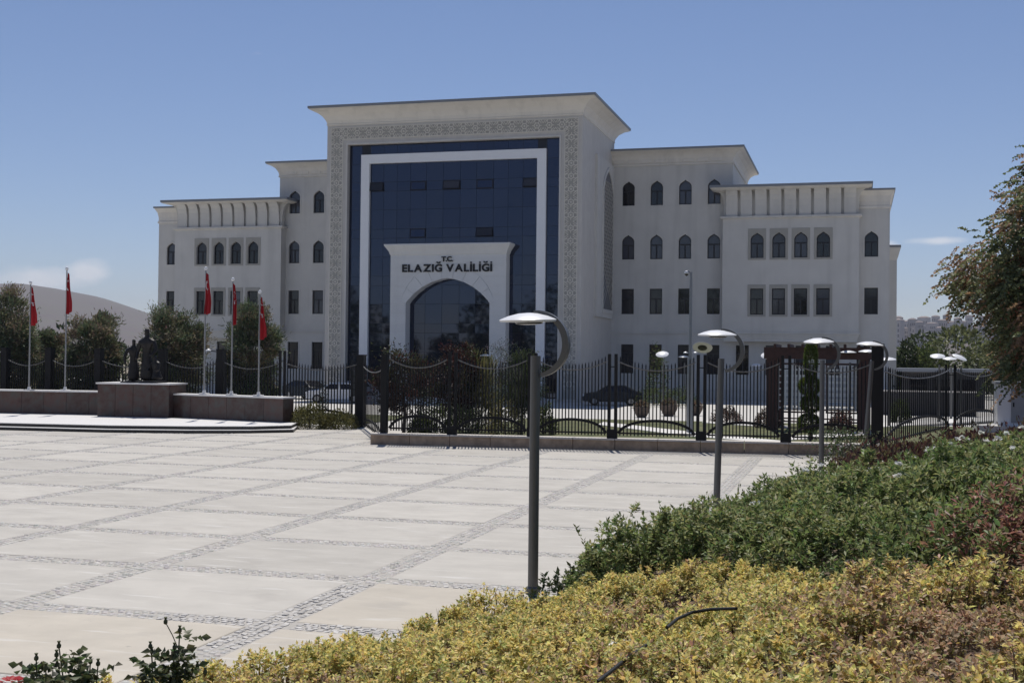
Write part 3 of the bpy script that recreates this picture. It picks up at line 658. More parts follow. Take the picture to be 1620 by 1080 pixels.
# flags
ords = ['leftmost', 'second from left', 'tall one right of the statue', 'second from right', 'rightmost']
flg = [(46,612,446,53.6), (103,612,424,54.6), (323,622,424,53.55), (366,622,441,53.05), (409,623,461,52.55)]
for k, (pxx, yb, yt, Y) in enumerate(flg):
    b = aty(pxx, yb, Y); t = aty(pxx+2, yt, Y); zb = 1.50; Ht = t.z-zb
    fp = thing('flagpole', (b.x, Y, zb), ['slim steel flagpole at the far left end of the granite wall', 'tall steel flagpole left of the bronze statue', 'tall steel flagpole just right of the statue pedestal', 'middle steel flagpole on the right granite wall', 'shortest steel flagpole near the right end of the granite wall'][k], 'flagpole', 'flagpoles on the monument wall')
    mb = MB(); mb.tube([(0,0,.06),(0,0,Ht*.5),(0,0,Ht-.1)], [.045,.04,.03], 10); mb.build('pole', M['steel'], fp, smooth=True)
    mb = MB(); mb.lathe([(.0,Ht-.12),(.06,Ht-.1),(.085,Ht-.03),(.06,Ht+.04),(0.002,Ht+.07)], 10); mb.build('finial', M['white'], fp, smooth=True)
    mb = MB(); mb.box(-.19,-.19,-.045,.19,.19,.04); mb.lathe([(.09,.04),(.07,.16),(.05,.18)], 10); mb.build('base_plate', M['marble'], fp)
    L = (1.95, 2.1, 2.0, 1.95, 2.0)[k]; sd_ = (1, 1, 1, 1, 1)[k]; wmax = (.44, .28, .30, .26, .36)[k]; ph = k*1.7
    fl = thing('flag', (b.x, Y, zb+Ht-.22), ['limp red flag hanging on the leftmost pole', 'limp red flag on the tall pole left of the statue', 'limp red flag with white crescent on the tall pole right of the statue', 'limp red flag on the middle pole of the right wall', 'limp red flag on the pole nearest the right end of the granite wall'][k], 'flag', 'red flags on the monument poles')
    def S(u, v):
        wd = .10+(wmax-.10)*min(1, v*1.35)**1.1; sg = sd_
        x = .04+sg*wd*u - .05*v; y = (.035+.05*v)*math.sin(u*11+ph+v*1.5)+.02*math.sin(v*7+ph)
        z = -L*v*(1-.05*u) - .10*u*(1-v) - .14*math.sin(u*3.14)*v*.6
        return (x, y, z)
    nu, nv = 22, 20; mb = MB(); vs = [S(i/nu, j/nv) for j in range(nv+1) for i in range(nu+1)]
    mb.add(vs, [(j*(nu+1)+i, j*(nu+1)+i+1, (j+1)*(nu+1)+i+1, (j+1)*(nu+1)+i) for j in range(nv) for i in range(nu)]); mb.build('cloth', M['flagred'], fl, smooth=True, fix=False)
    # emblem on the cloth, in cloth coordinates, both faces
    def patch(poly_fn, name, cu, cv, side):
        mb = MB(); n = 20; vs = []
        for i in range(n+1):
            for r_ in (0, 1):
                u, v = poly_fn(i/n, r_); e = 1e-3; p = Vector(S(u, v)); du = Vector(S(u+e, v))-p; dv = Vector(S(u, v+e))-p
                nn = du.cross(dv).normalized(); nn = nn if nn.y < 0 else -nn
                vs.append(p+nn*.006*side)
        mb.add(vs, [(2*i, 2*i+1, 2*i+3, 2*i+2) for i in range(n)]); mb.build(name, M['white'], fl, fix=False)
    for side in (1, -1):
        patch(lambda t_, r_: (.42+.33*math.cos(R(40+280*t_))-(0 if r_ else .0)+.10*r_*(1), .30+.13*math.sin(R(40+280*t_))*(1-.22*r_)), 'crescent', 0, 0, side)
        patch(lambda t_, r_: (.50+(.10*(1 if int(t_*20) % 4 < 2 else .5)*math.cos(2*math.pi*t_) if r_ else 0), .46+(.035*(1 if int(t_*20) % 4 < 2 else .5)*math.sin(2*math.pi*t_) if r_ else 0)), 'star', 0, 0, side)

# ------------------------------------------------------------ lamps
def lamp(loc_, lab, ht=4.05, lean=(0, 0), rz=0, tilt=(0, 0), k=1.0, group=None, arm=True, pr=.075):
    t = thing('street_lamp', loc_, lab, 'lamp', group, rz); t.rotation_euler = (lean[0], lean[1], rz)
    top = ht-.60*k
    mb = MB(); mb.tube([(0,0,0),(0,0,top*.5),(0,0,top)], [pr, pr*.97, pr*.92], 14); mb.build('pole', M['lampgrey'], t, smooth=True)
    mb = MB(); mb.lathe([(pr*2.2,0),(pr*2.2,.025),(pr*1.5,.03),(pr*1.4,.12),(pr*1.05,.14)], 14); mb.build('base_flange', M['lampgrey'], t)
    if arm:
        r_ = .455*k; c = (0.0, 0, ht-.43*k); pts = [(c[0]+r_*math.cos(R(a)), 0, c[2]+r_*math.sin(R(a))) for a in range(-78, 101, 9)]
        mb = MB(); vs = []; n = len(pts)
        for i, a in enumerate(range(-78, 101, 9)):      # flat curved blade, wider in the middle
            wv = (.06+.036*math.sin(math.pi*i/(n-1)))*k; d_ = Vector((math.cos(R(a)), 0, math.sin(R(a))))
            for o, y in ((-.6, -1), (.6, -1), (.6, 1), (-.6, 1)): vs.append(Vector((c[0], 0, c[2]))+d_*(r_+o*wv*.8)+Vector((0, y*wv*.75, 0)))
        mb.add(vs, [(4*i+q, 4*i+(q+1) % 4, 4*i+4+(q+1) % 4, 4*i+4+q) for i in range(n-1) for q in range(4)]+[(3,2,1,0),(4*n-4,4*n-3,4*n-2,4*n-1)]); mb.build('curved_arm', M['lampgrey'], t)
    R0 = .435*k; mx = Matrix.Rotation(tilt[0], 4, 'X') @ Matrix.Rotation(tilt[1], 4, 'Y')
    hd = link('lamp_head', None, t, (-.10*k, 0, ht-.08*k)); hd.empty_display_size = .1; hd.rotation_euler = mx.to_euler()
    mb = MB(); mb.lathe([(.02,.10*k),(R0*.35,.092*k),(R0*.7,.055*k),(R0*.95,.012*k),(R0,-.002*k),(R0*.99,-.012*k)], 28); mb.build('disc', M['disc'], hd, smooth=True)
    mb = MB(); mb.lathe([(R0*.97,-.013*k),(R0*.97,-.028*k),(R0*.6,-.034*k),(R0*.5,-.034*k)], 28); mb.build('under_rim', M['disc'], hd, smooth=True)
    mb = MB(); mb.lathe([(R0*.48,-.035*k),(R0*.44,-.06*k),(R0*.2,-.075*k)], 20); mb.build('lens', M['lens'], hd, smooth=True)
    return t
PL = 'lamps along the plaza edge'
for (x, y, px_top, py_top, lab) in ((843,940,847,565,'tallest nearest street lamp with disc head at the edge of the yellow shrubs'), (1133,815,1141,570,'second street lamp along the hedge, behind the nearest one'),
                       (1299,760,1301,575,'third street lamp in front of the red brown pergola'), (1366,737,1379,576,'leaning street lamp beside the dark corner pillar of the fence')):
    b = atz(x, y); tp = aty(px_top, py_top, b.y); lamp((b.x, b.y, -.02), lab, 4.05, (0, math.atan2(tp.x-b.x, tp.z)), 0, (R(rnd.uniform(1,5)), R(-1)), group=PL)
GL = 'lamps in the garden behind the fence'
for (x, y, Y, tx, ty, lab, arm) in ((1050,560,77,-28,0,'white disc lamp between the two double posts, tilted toward the camera', False), (1083,564,96,-6,0,'small flat disc lamp seen beside the camera mast', False), (1115,550,50,34,0,'disc lamp tipped up to show its ring shaped underside', False),
       (1217,562,75,-30,0,'white disc lamp tilted beside the left edge of the pergola', False), (1199,577,97,-10,0,'smallest low disc lamp left of the pergola', False), (1345,558,60,-2,0,'disc lamp standing over the right pergola corner', True), (1376,557,57,-2,0,'disc lamp just left of the dark corner pillar', True),
       (1408,568,66,-8,0,'disc lamp right of the dark corner pillar', False), (1486,563,72,-18,0,'left disc lamp of the group right of the building', False), (1505,567,78,-10,0,'middle disc lamp of the group right of the building', False), (1521,565,70,-16,22,'right disc lamp of the group, tilted sideways', False),
       (770,562,84,-3,0,'small disc lamp in front of the portal above the bushes', False), (73,548,66,-4,0,'crescent shaped lamp head above the far left fence', True)):
    p = aty(x, y, Y); lamp((p.x, Y, .05 if Y < 66 else .02), lab, p.z+.05, (0, 0), rnd.uniform(-.4, .4) if arm else 0, (R(-tx), R(ty)), .92, GL, arm, .055)
# twin lamp on a mast behind the right monument wall
b = aty(345, 556, 62); t = thing('twin_lamp', (b.x, 62, .05), 'dark mast with two small white floodlight heads behind the flagpoles', 'lamp')
mb = MB(); mb.tube([(0,0,0),(0,0,b.z)], .05, 8); mb.beam((-.55,0,b.z),(.5,0,b.z-.12),.05,.05); mb.build('mast', M['iron'], t)
for q in (-.6, .25): mb = MB(); mb.lathe([(.03,.12),(.14,.06),(.17,0),(.15,-.03)], 12, (q, 0, b.z-.02-.1*(q > 0))); mb.build('lamp_head', M['disc'], t, smooth=True)
# CCTV mast
b = atz(1091, 690, .1); b = aty(1091, 690, 56); tp = aty(1088, 433, 56); hz = tp.z
t = thing('camera_mast', (b.x, 56, .08), 'tall grey mast with a security camera on top behind the fence', 'mast')
mb = MB(); mb.tube([(0,0,0),(0,0,3.4),(0,0,3.42),(0,0,hz)], [.14,.13,.075,.06], 12); mb.build('mast', M['greypaint'], t, smooth=True)
mb = MB(); mb.tube([(0,0,hz-.08),(-.12,0,hz+.06),(-.2,0,hz+.02)], .04, 8); mb.build('bracket', M['greypaint'], t)
mb = MB(); mb.lathe([(.02,.12),(.09,.09),(.11,0),(.09,-.02)], 12, (-.2,0,hz-.06)); mb.build('camera_hood', M['disc'], t, smooth=True)
mb = MB(); mb.lathe([(.09,-.021),(.08,-.08),(.03,-.12)], 12, (-.2,0,hz-.06)); mb.build('camera_dome', M['lens'], t, smooth=True)
for q in (-.22, .22): mb = MB(); mb.beam((0,0,3.62),(q,0,3.62),.03,.03); mb.lathe([(.02,.06),(.10,.02),(.10,-.02)], 10, (q,0,3.62)); mb.build('floodlight', M['disc'], t)

# ------------------------------------------------------------ fences
mb = MB(); mb.box(-.5,-.5,0,.5,.5,1); BAR = mb.mesh('bar', M['iron'])
mb = MB(); mb.lathe([(.016,0),(.024,.04),(.001,.14)], 4); SPIKE = mb.mesh('spike', M['iron'])
def fence_panel(fence, a, b, zb, ztop, sag, nb, arch_h=.58, z_of=None, barw=.042, org=(0,0,0)):
    a, b = Vector(a)-Vector(org[:2]), Vector(b)-Vector(org[:2]); d_ = b-a; L = d_.length; an = math.atan2(d_.y, d_.x)
    rail = lambda s_: ztop-sag*(1-(2*s_-1)**2)
    pn = None
    mb = MB(); mb.beam((a.x,a.y,zb+.20),(b.x,b.y,zb+.20),.05,.06); pn = mb.build('fence_panel', M['iron'], fence)
    for i in range(nb):
        s_ = (i+.5)/nb; p = a+d_*s_; h = rail(s_)+.10-zb-.10
        o = link('bar', BAR, pn, (p.x, p.y, zb+.10), (0, 0, an), (barw, barw, h))
        link('spike', SPIKE, pn, (p.x, p.y, zb+.10+h), (0, 0, an))
    pts = [a.lerp(b, k/24).to_3d()+Vector((0,-.03,rail(k/24))) for k in range(25)]
    mb = MB(); mb.tube(pts, [.032 if k % 2 else .020 for k in range(25)], 6); mb.build('hanging_chain', M['chain'], pn)
    n = 16; pts = []
    for k in range(n+1):
        s_ = k/n; p = a.lerp(b, s_); q = (2*s_-1); pts.append(Vector((p.x, p.y-.035, zb+.18+arch_h*math.sqrt(max(0, 1-q*q*.97))-.08)))
    mb = MB()
    for p, q in zip(pts, pts[1:]): mb.beam(p, q, .05, .10)
    mb.build('bottom_arch', M['iron'], pn)
def post(fence, p, zb, zt, double=True, wd=.11, gap=.125, ang=0, org=(0,0,0)):
    x, y = p[0]-org[0], p[1]-org[1]; mb = MB()
    if double:
        for q in (-gap, gap):
            c = Vector((math.cos(ang)*q, math.sin(ang)*q)); mb.box(x+c.x-wd/2, y+c.y-wd/2, zb, x+c.x+wd/2, y+c.y+wd/2, zt)
        mb.box(x-gap-wd*.62, y-wd*.62, zb+.005, x+gap+wd*.62, y+wd*.62, zb+.33)
        mb.box(x-gap-.01, y-.03, zt-.5, x+gap+.01, y+.03, zt-.46)
    else: mb.box(x-wd/2, y-wd/2, zb, x+wd/2, y+wd/2, zt); mb.box(x-wd/2-.02, y-wd/2-.02, zt, x+wd/2+.02, y+wd/2+.02, zt+.05)
    mb.build('post', M['iron'], fence)
ff = thing('iron_fence', (-8, 45, 0), 'black iron fence with arched bottoms on a brown stone plinth along the plaza', 'fence'); FO = (-8, 45, 0)
pp = [(-17.55,44.72),(-14.85,44.92),(-11.75,45.15),(-8.72,45.37),(-5.45,45.62),(-2.42,45.85),(.76,46.05)]
for k in range(6):
    a, b = Vector(pp[k]), Vector(pp[k+1]); d_ = (b-a).normalized(); fence_panel(ff, a+d_*.22, b-d_*.22, .44, 3.30, .33, 21, org=FO)
for k, p in enumerate(pp):
    if k == 0: post(ff, p, .44, 3.45, False, .24, org=FO)
    elif k == 6: post(ff, p, .0, 3.98, False, .42, org=FO)
    else: post(ff, p, .44, 3.58, org=FO)
a, b = Vector((-18.0,44.42)), Vector((.82,46.05)); d_ = (b-a)
npl = 12
for k in range(npl):                                # plinth stones
    p0, p1 = a+d_*(k/npl+.0006), a+d_*((k+1)/npl-.0006); nn = Vector((d_.y, -d_.x)).normalized()
    mb = MB(); mb.prism([(q.x+8, q.y-45) for q in (p0, p1, p1-nn*.62, p0-nn*.62)], lambda u, v, w_: (u, v, w_), -.03, .37+rnd.uniform(-.006,.006)); mb.build('plinth_stone', M['plinth'], ff)
    mb = MB(); mb.prism([(q.x+8, q.y-45) for q in (p0+nn*.04, p1+nn*.04, p1-nn*.66, p0-nn*.66)], lambda u, v, w_: (u, v, w_), .378, .438); mb.build('coping_stone', M['coping'], ff)
lf = thing('iron_fence', (-35, 57, 0), 'black iron fence running behind the granite monument wall', 'fence'); LO = (-35, 57, 0)
xs_px = [572, 447, 350, 258, 157, 79, 9, -60, -130]; lp = []
for i, x in enumerate(xs_px): Y = 54.85+i*.42; q = aty(x, 560, Y); lp.append((q.x, Y))
for k in range(len(lp)-1):
    a, b = Vector(lp[k+1]), Vector(lp[k]); d_ = (b-a).normalized(); fence_panel(lf, a+d_*.22, b-d_*.22, .10, 3.0, .30, 24 if k == 0 else 18, org=LO, barw=.044)
for k, p in enumerate(lp): post(lf, p, 0, 3.42 if k == 0 else 3.62, k == 1, .36 if k == 0 else (.11 if k == 1 else .36), org=LO)
gt = thing('pedestrian_gate', (-20, 50, 0), 'narrow black iron gate between the plinth fence and the set back fence', 'gate')
a, b = Vector((-17.75,45.1)), Vector((-22.45,54.5)); fence_panel(gt, a, b, .06, 2.9, .2, 14, .4, org=(-20,50,0))
rf = thing('iron_fence', (6, 60, 0), 'black iron fence turning back toward the white cabinet on the right', 'fence'); RO = (6, 60, 0)
rp = [(.95,46.4),(4.2,60.),(7.1,65.5),(11,71),(16,77)]
for k in range(4):
    a, b = Vector(rp[k]), Vector(rp[k+1]); d_ = (b-a).normalized(); fence_panel(rf, a+d_*.3, b-d_*.3, .30, 3.05, .32, 34 if k == 0 else 26, .75, org=RO)
for k, p in enumerate(rp[1:]): post(rf, p, .0, 3.3, True, .10, .19, org=RO)

# ------------------------------------------------------------ pergola, planters, cabinet, low walls, cars
p = aty(1292, 680, 60); pg = thing('pergola', (p.x, 60, .08), 'square red brown pergola with white lattice panels behind the fence', 'pergola')
Wd, Ht = 4.7, 3.95
for x in (-Wd/2, Wd/2-.5):
    for y in (0, 3.2): mb = MB(); mb.box(x, y, 0, x+.5, y+.5, Ht-.55); mb.build('pillar', M['redwood'], pg)
for y in (0, 3.2): mb = MB(); mb.box(-Wd/2-.12, y-.06, Ht-.549, Wd/2+.12, y+.56, Ht); mb.build('beam', M['redwood'], pg)
for k in range(7): x = -Wd/2+.35+k*.64; mb = MB(); mb.box(x, -.4, Ht+.002, x+.12, 4.1, Ht+.16); mb.build('rafter', M['redwood'], pg)
for x0, x1, yy in ((-Wd/2+.52, -.45, .25), (.45, Wd/2-.52, .25), (-Wd/2+.52, Wd/2-.52, 3.45)):
    lt = MB(); lt.box(x0, yy, .85, x1, yy+.05, .95); lt.box(x0, yy, 3.1, x1, yy+.05, 3.2); ringprism(lt, rect(x0-.05, .84, x1+.05, 3.21), rect(x0+.02, .92, x1-.02, 3.13), yy-.002, yy+.052); lt.v = lt.v[16:]; lt.f = [tuple(i-16 for i in f) for f in lt.f[12:]]; fr_ = lt.build('lattice_panel', M['redwood'], pg)
    k = 0
    while x0+k*.32 < x1: mb = MB(); mb.box(x0+k*.32, yy-.02, .96, x0+k*.32+.07, yy-.002, 3.09); mb.build('lattice_slat', M['white'], fr_); k += 1
    for q in range(7): mb = MB(); mb.box(x0, yy+.002, 1.05+q*.3, x1, yy+.02, 1.12+q*.3); mb.build('lattice_slat', M['white'], fr_)
    mb = MB(); mb.box(x0, yy-.1, .40, x1, yy+.2, .46); mb.build('bench_board', M['redwood'], pg)
M['pot'] = mat('weathered_pot', (.12,.09,.072), .8, var=.2, scale=5); planters = []
for k, (x, y, s_) in enumerate(((1015,660,.75),(1058,658,.8),(1100,657,.7))):
    q = atz(x, y, .02); t = thing('planter', q, ['round brown planter pot nearest the parked dark car', 'round brown planter pot in the middle of the drive', 'round brown planter pot beside the camera mast'][k], 'planter', 'planters on the drive')
    mb = MB(); mb.lathe([(.34*s_,0),(.42*s_,.1),(.62*s_,.5*s_),(.66*s_,.8*s_),(.6*s_,.82*s_),(.55*s_,.7*s_)], 18); mb.build('pot', M['pot'], t, smooth=True)
    n_ = 260; v_ = rng.normal(size=(n_, 3)); planters.append((t, s_))
q = atz(1600, 652, .35); cb = thing('utility_cabinet', (q.x, 62, .05), 'white utility cabinet on a pale slab behind the right fence', 'cabinet'); qx = aty(1578, 620, 62).x-q.x
cw = 2.6
mb = MB(); mb.box(qx-.9, -.6, 0, qx+cw+.6, 2.2, .42); mb.build('slab', M['kerb'], cb)
mb = MB(); mb.box(qx, 0, .42, qx+cw, 1.5, 2.35); mb.build('body', M['white'], cb)
mb = MB(); mb.box(qx-.1, -.1, 2.352, qx+cw+.1, 1.6, 2.47); mb.build('roof', M['greypaint'], cb)
for k in range(2): mb = MB(); mb.box(qx+.6+k*1.0, -.03, .55, qx+1.5+k*1.0, -.002, 2.2); d2 = mb.build('door', M['greypaint'], cb); mb = MB(); mb.box(qx+.68+k*1.0, -.05, 1.3, qx+.74+k*1.0, -.032, 1.5); mb.build('handle', M['iron'], d2)
mb = MB(); a = aty(1395, 630, 82); b = aty(1545, 625, 82); lw = thing('retaining_wall', (a.x, 82, 0), 'low dark stone wall across the drive right of the building', 'wall'); n = 10
for k in range(n): mb = MB(); L = (b.x-a.x)/n; mb.box(k*L+.01, 0, 0, (k+1)*L-.01, .5, 1.5); mb.build('wall_stone', M['darkwall'], lw)
mb = MB(); mb.box(-.05, -.06, 1.502, b.x-a.x+.05, .56, 1.58); mb.build('coping', M['coping'], lw)
# dark kiosk behind the low wall
q = aty(1505, 600, 92); ks = thing('kiosk', (q.x, 92, 0), 'dark low gatehouse with flat roof behind the low wall right of the building', 'kiosk')
mb = MB(); mb.box(-3.2,0,0,2.2,4,2.7); mb.build('wall', M['darkwall'], ks); mb = MB(); mb.box(-3.6,-.4,2.702,2.6,4.4,2.95); mb.build('roof', M['roofedge'], ks)
for k in range(3): mb = MB(); mb.box(-2.8+k*1.6,-.05,1.0,-1.6+k*1.6,-.002,2.2); mb.build('window', M['wglass'], ks)

def car(loc_, rz, paint, lab, k=1.0):
    t = thing('parked_car', loc_, lab, 'car', 'cars parked in front of the building', rz)
    pr = [(-2.1,.32),(-2.12,.62),(-2.0,.86),(-1.15,.98),(-.45,1.42),(.95,1.46),(1.7,1.08),(2.08,1.0),(2.12,.6),(2.1,.32),(1.72,.28),(1.62,.5),(1.32,.64),(1.02,.5),(.92,.28),(-.92,.28),(-1.02,.5),(-1.32,.64),(-1.62,.5),(-1.72,.28)]
    top = [i for i, (x, z) in enumerate(pr) if z > 1.3]
    mb = MB(); n = len(pr); vs = []
    for y in (-.86, -.80, .80, .86):
        for i, (x, z) in enumerate(pr):
            f_ = .80 if z > 1.3 else 1.; e = .03 if abs(y) > .85 else 0; vs.append((x*(1-e*.6), y*f_, z if z < .7 else z-(e if abs(y) > .85 else 0)))
    fs = [(j*n+i, j*n+(i+1) % n, (j+1)*n+(i+1) % n, (j+1)*n+i) for j in range(3) for i in range(n)]+[tuple(range(n))[::-1], tuple(3*n+i for i in range(n))]
    mb.add(vs, fs); mb.build('body', paint, t, smooth=True)
    gl = [(-1.02,1.0),(-.42,1.36),(.90,1.40),(1.5,1.06)]
    for sg in (-1, 1):
        mb = MB()
        for (a, b) in (((-.95,1.01),(.18,1.38)), ((.26,1.02),(1.42,1.38))):
            q = [(a[0]+.05,1.0),(b[0],1.0),(b[0]-(.0 if b[0] < .3 else .46),1.37),(max(a[0]+.55,-.40) if a[0] < 0 else a[0],1.37)]
            mb.add([(u, sg*(.872-(v-1.0)*.36), v) for u, v in q], [(0,1,2,3)])
        mb.build('side_window', M['wglass'], t, fix=False)
    for x0, z0, x1, z1, nm in ((-1.13,1.0,-.47,1.41,'windscreen'), (1.66,1.11,.99,1.45,'rear_window')):
        dx = -.012 if nm == 'windscreen' else .012; mb = MB(); mb.add([(x0+dx,-.72,z0+.012),(x0+dx,.72,z0+.012),(x1+dx,.60,z1+.0),(x1+dx,-.60,z1+.0)], [(0,1,2,3)]); mb.build(nm, M['wglass'], t, fix=False)
    for x in (-1.32, 1.32):
        for sg in (-1, 1):
            mxr = Matrix.Rotation(R(90), 4, 'X'); mb = MB(); mb.lathe([(.2,-.1),(.32,-.1),(.33,-.05),(.33,.05),(.32,.1),(.2,.1)], 20, (x, sg*.76, .33), mxr); wh = mb.build('wheel', M['rubber'], t, smooth=True)
            mb = MB(); mb.lathe([(.19,-.105),(.2,.0),(.19,.105)], 12, (x, sg*.76, .33), mxr); mb.build('rim', M['steel'], wh)
    for sg in (-1, 1):
        mb = MB(); mb.box(-2.14, sg*.62-.16, .66, -2.02, sg*.62+.16, .80); mb.build('headlight', M['white'], t); mb = MB(); mb.box(2.04, sg*.66-.14, .72, 2.125, sg*.66+.14, .92); mb.build('tail_light', M['flagred'], t)
        mb = MB(); mb.box(-.82, sg*.97-.09, .98, -.68, sg*.97+.09, 1.1); mb.build('mirror', paint, t)
    return t
PD = mat('black_car_paint', (.012,.013,.016), .25); PW = mat('white_car_paint', (.75,.75,.75), .3); PG = mat('silver_car_paint', (.5,.5,.52), .3, metal=.4)
for x, y, rz, pt, lab in ((968,641,.25,PD,'dark parked car at the right corner of the glass tower'), (487,631,2.7,PD,'dark parked car in front of the left wing behind the fence'), (532,637,.35,PW,'white parked car beside the dark one left of the gate'), (560,631,.3,PG,'silver parked car near the foot of the carved tower frame')):
    q = atz(x, y, .02); car(q, rz, pt, lab)
# security booth frame left of the gate
q = aty(563, 640, 62); t = thing('sign_frame', (q.x, 62, 0), 'small dark framed board standing left of the gate post', 'sign')
mb = MB(); mb.box(-.3,0,1.3,.3,.05,2.6); mb.build('board', M['darkwall'], t)
for z in (1.6,1.95,2.3): mb = MB(); mb.box(-.26,-.02,z-.015,.26,-.002,z+.015); mb.build('rail', M['iron'], t)
for x in (-.32,.27): mb = MB(); mb.box(x,-.01,0,x+.05,.06,2.65); mb.build('leg', M['iron'], t)
# ------------------------------------------------------------ foliage
def unit(a): return a/np.maximum(np.linalg.norm(a, axis=1, keepdims=True), 1e-9)
def leaves(name, P, D, L, W, col, m, parent=None, fold=.25, loc=(0,0,0), roll=None):
    """one folded four-point leaf per row: P base, D direction, L length, W width"""
    n = len(P); D = unit(D); up_ = rng.normal(size=(n, 3)) if roll is None else roll
    sd_ = unit(np.cross(D, up_)); nn = np.cross(sd_, D); L = np.broadcast_to(L, n)[:, None]; W = np.broadcast_to(W, n)[:, None]
    mid = P+D*L*.45; V = np.stack([P, mid+sd_*W*.5+nn*W*fold, P+D*L-nn*L*.08, mid-sd_*W*.5+nn*W*fold], 1)
    i = 4*np.arange(n)[:, None]; F = np.stack([i+np.array([0,1,2]), i+np.array([0,2,3])], 1).reshape(-1, 3)
    return np_mesh(name, V.reshape(-1, 3), F, m, np.repeat(col, 2, 0), parent, loc)
def pal(n, base, var, hue=.1):
    c = np.array(base)[None]*rng.uniform(1-var, 1+var, (n, 1)); return np.clip(c*(1+rng.normal(0, hue, (n, 3))), .002, 1)
def vnoise(x, y, sc_, seed):                         # smooth value noise
    r_ = np.random.default_rng(seed); tab = r_.random((64, 64)); x, y = np.asarray(x)/sc_+100, np.asarray(y)/sc_+100
    xi, yi = np.floor(x).astype(int), np.floor(y).astype(int); fx_, fy_ = x-xi, y-yi; fx_ = fx_*fx_*(3-2*fx_); fy_ = fy_*fy_*(3-2*fy_)
    g = lambda a, b: tab[a % 64, b % 64]
    return g(xi,yi)*(1-fx_)*(1-fy_)+g(xi+1,yi)*fx_*(1-fy_)+g(xi,yi+1)*(1-fx_)*fy_+g(xi+1,yi+1)*fx_*fy_
def sprigs(n_sp, per, tips, stemdir, L, W, colf, rad=.03, spread=.9):
    """rosettes of leaves round shoot tips"""
    k = np.repeat(np.arange(n_sp), per); n = len(k); ph = rng.uniform(0, 2*math.pi, n); lev = rng.uniform(0, 1, n)
    e1 = unit(np.cross(stemdir, rng.normal(size=stemdir.shape))); e2 = np.cross(stemdir, e1)
    out = e1[k]*np.cos(ph)[:, None]+e2[k]*np.sin(ph)[:, None]
    P = tips[k]-stemdir[k]*(lev*rad*3.5)[:, None]; D = stemdir[k]*(.9-.7*lev)[:, None]+out*spread*(.5+.7*lev)[:, None]+rng.normal(0, .15, (n, 3))
    return P, D, L*rng.uniform(.7, 1.2, n), W*rng.uniform(.75, 1.2, n), colf(k, lev)
def green_front(s):                                  # front edge (t) of the green hedge
    return np.interp(s, [0, .9, 1.9, 3.0, 3.8, 4.8, 5.7, 6.4, 9, 14], [-1.9, -2.2, -1.3, -2.0, -2.7, -3.7, -4.9, -5.8, -6.5, -7])
# golden shrubs on the near slope: domed clumps of leaf rosettes
def clumps(cx_, cy_, rad, hgt, per):
    """shoot tips spread over a dome round each clump centre"""
    n_ = len(cx_); k = np.repeat(np.arange(n_), per); a = rng.uniform(0, 2*math.pi, len(k)); q = np.sqrt(rng.random(len(k)))*1.05
    x = cx_[k]+rad[k]*q*np.cos(a); y = cy_[k]+rad[k]*q*np.sin(a); dome = np.sqrt(np.clip(1.1-q*q, 0, 1))
    z = bank(x, y)+hgt[k]*(.35+.65*dome)-.0+rng.normal(0, .018, len(k))
    d_ = unit(np.stack([np.cos(a)*q*.9+rng.normal(0, .22, len(k)), np.sin(a)*q*.9+rng.normal(0, .22, len(k)), .55+.6*dome], 1))
    return k, x, y, z, q, d_
n = 5600; s_ = rng.uniform(-2.0, 9.5, n); t_ = rng.uniform(-13, -.9, n); x, y = xy_of(s_, t_)
edge = .28*(vnoise(x, y, .7, 3)-.5); bare = vnoise(x, y, .8, 21)
smin = np.interp(t_, [-13, -9, -7.3, -4.8, -2.6, -1], [-1.9, -1.6, -1.25, -.62, -.5, -.5])+edge*.6
okk = (t_ < green_front(s_)+.2*(vnoise(x, y, .5, 4)-.5)) & (s_ > smin) & (np.hypot(x, y) > 3.8)
dead = vnoise(x, y, 1.7, 9)*.6+vnoise(x, y, .6, 10)*.4 + .22*np.exp(-(((s_-5.6)/1.3)**2+((t_+6.0)/1.4)**2)) + .15*np.exp(-(((s_-1.7)/.9)**2+((t_+2.8)/.9)**2)) + .25*np.exp(-(((s_-7.2)/1.2)**2+((t_+7.2)/1.8)**2))
hgt = .40+.22*(vnoise(x, y, .45, 5)-.5)+.22*(vnoise(x, y, 1.6, 6)-.5)+rng.normal(0, .05, n); hgt *= np.clip((s_-smin+.2)/.5, .5, 1); hgt *= np.where(dead > .63, .75, 1)
okk &= ~((bare > .78) & (rng.random(n) < .9)) & ~((dead > .70) & (rng.random(n) < .5))
okk &= ~(((s_-2.05)/.45)**2+((t_+5.0)/.38)**2 < 1)
x, y, hgt, dead = (a_[okk] for a_ in (x, y, hgt, dead)); n = len(x); rad = rng.uniform(.07, .15, n); ctone = rng.normal(0, .16, n)
kc, tx, ty, tz, tq, td = clumps(x, y, rad, hgt, 13); npt = len(kc)
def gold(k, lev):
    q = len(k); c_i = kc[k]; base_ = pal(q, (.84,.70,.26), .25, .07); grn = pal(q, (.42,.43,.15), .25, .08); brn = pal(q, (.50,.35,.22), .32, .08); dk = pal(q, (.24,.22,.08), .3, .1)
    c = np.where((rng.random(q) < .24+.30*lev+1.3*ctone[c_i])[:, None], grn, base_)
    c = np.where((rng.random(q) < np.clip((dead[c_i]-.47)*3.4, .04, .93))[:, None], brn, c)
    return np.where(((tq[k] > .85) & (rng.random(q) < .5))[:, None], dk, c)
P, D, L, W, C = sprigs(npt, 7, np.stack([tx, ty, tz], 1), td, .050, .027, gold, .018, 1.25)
rl = np.stack([rng.normal(0, .45, len(P)), rng.normal(0, .45, len(P)), np.ones(len(P))], 1)
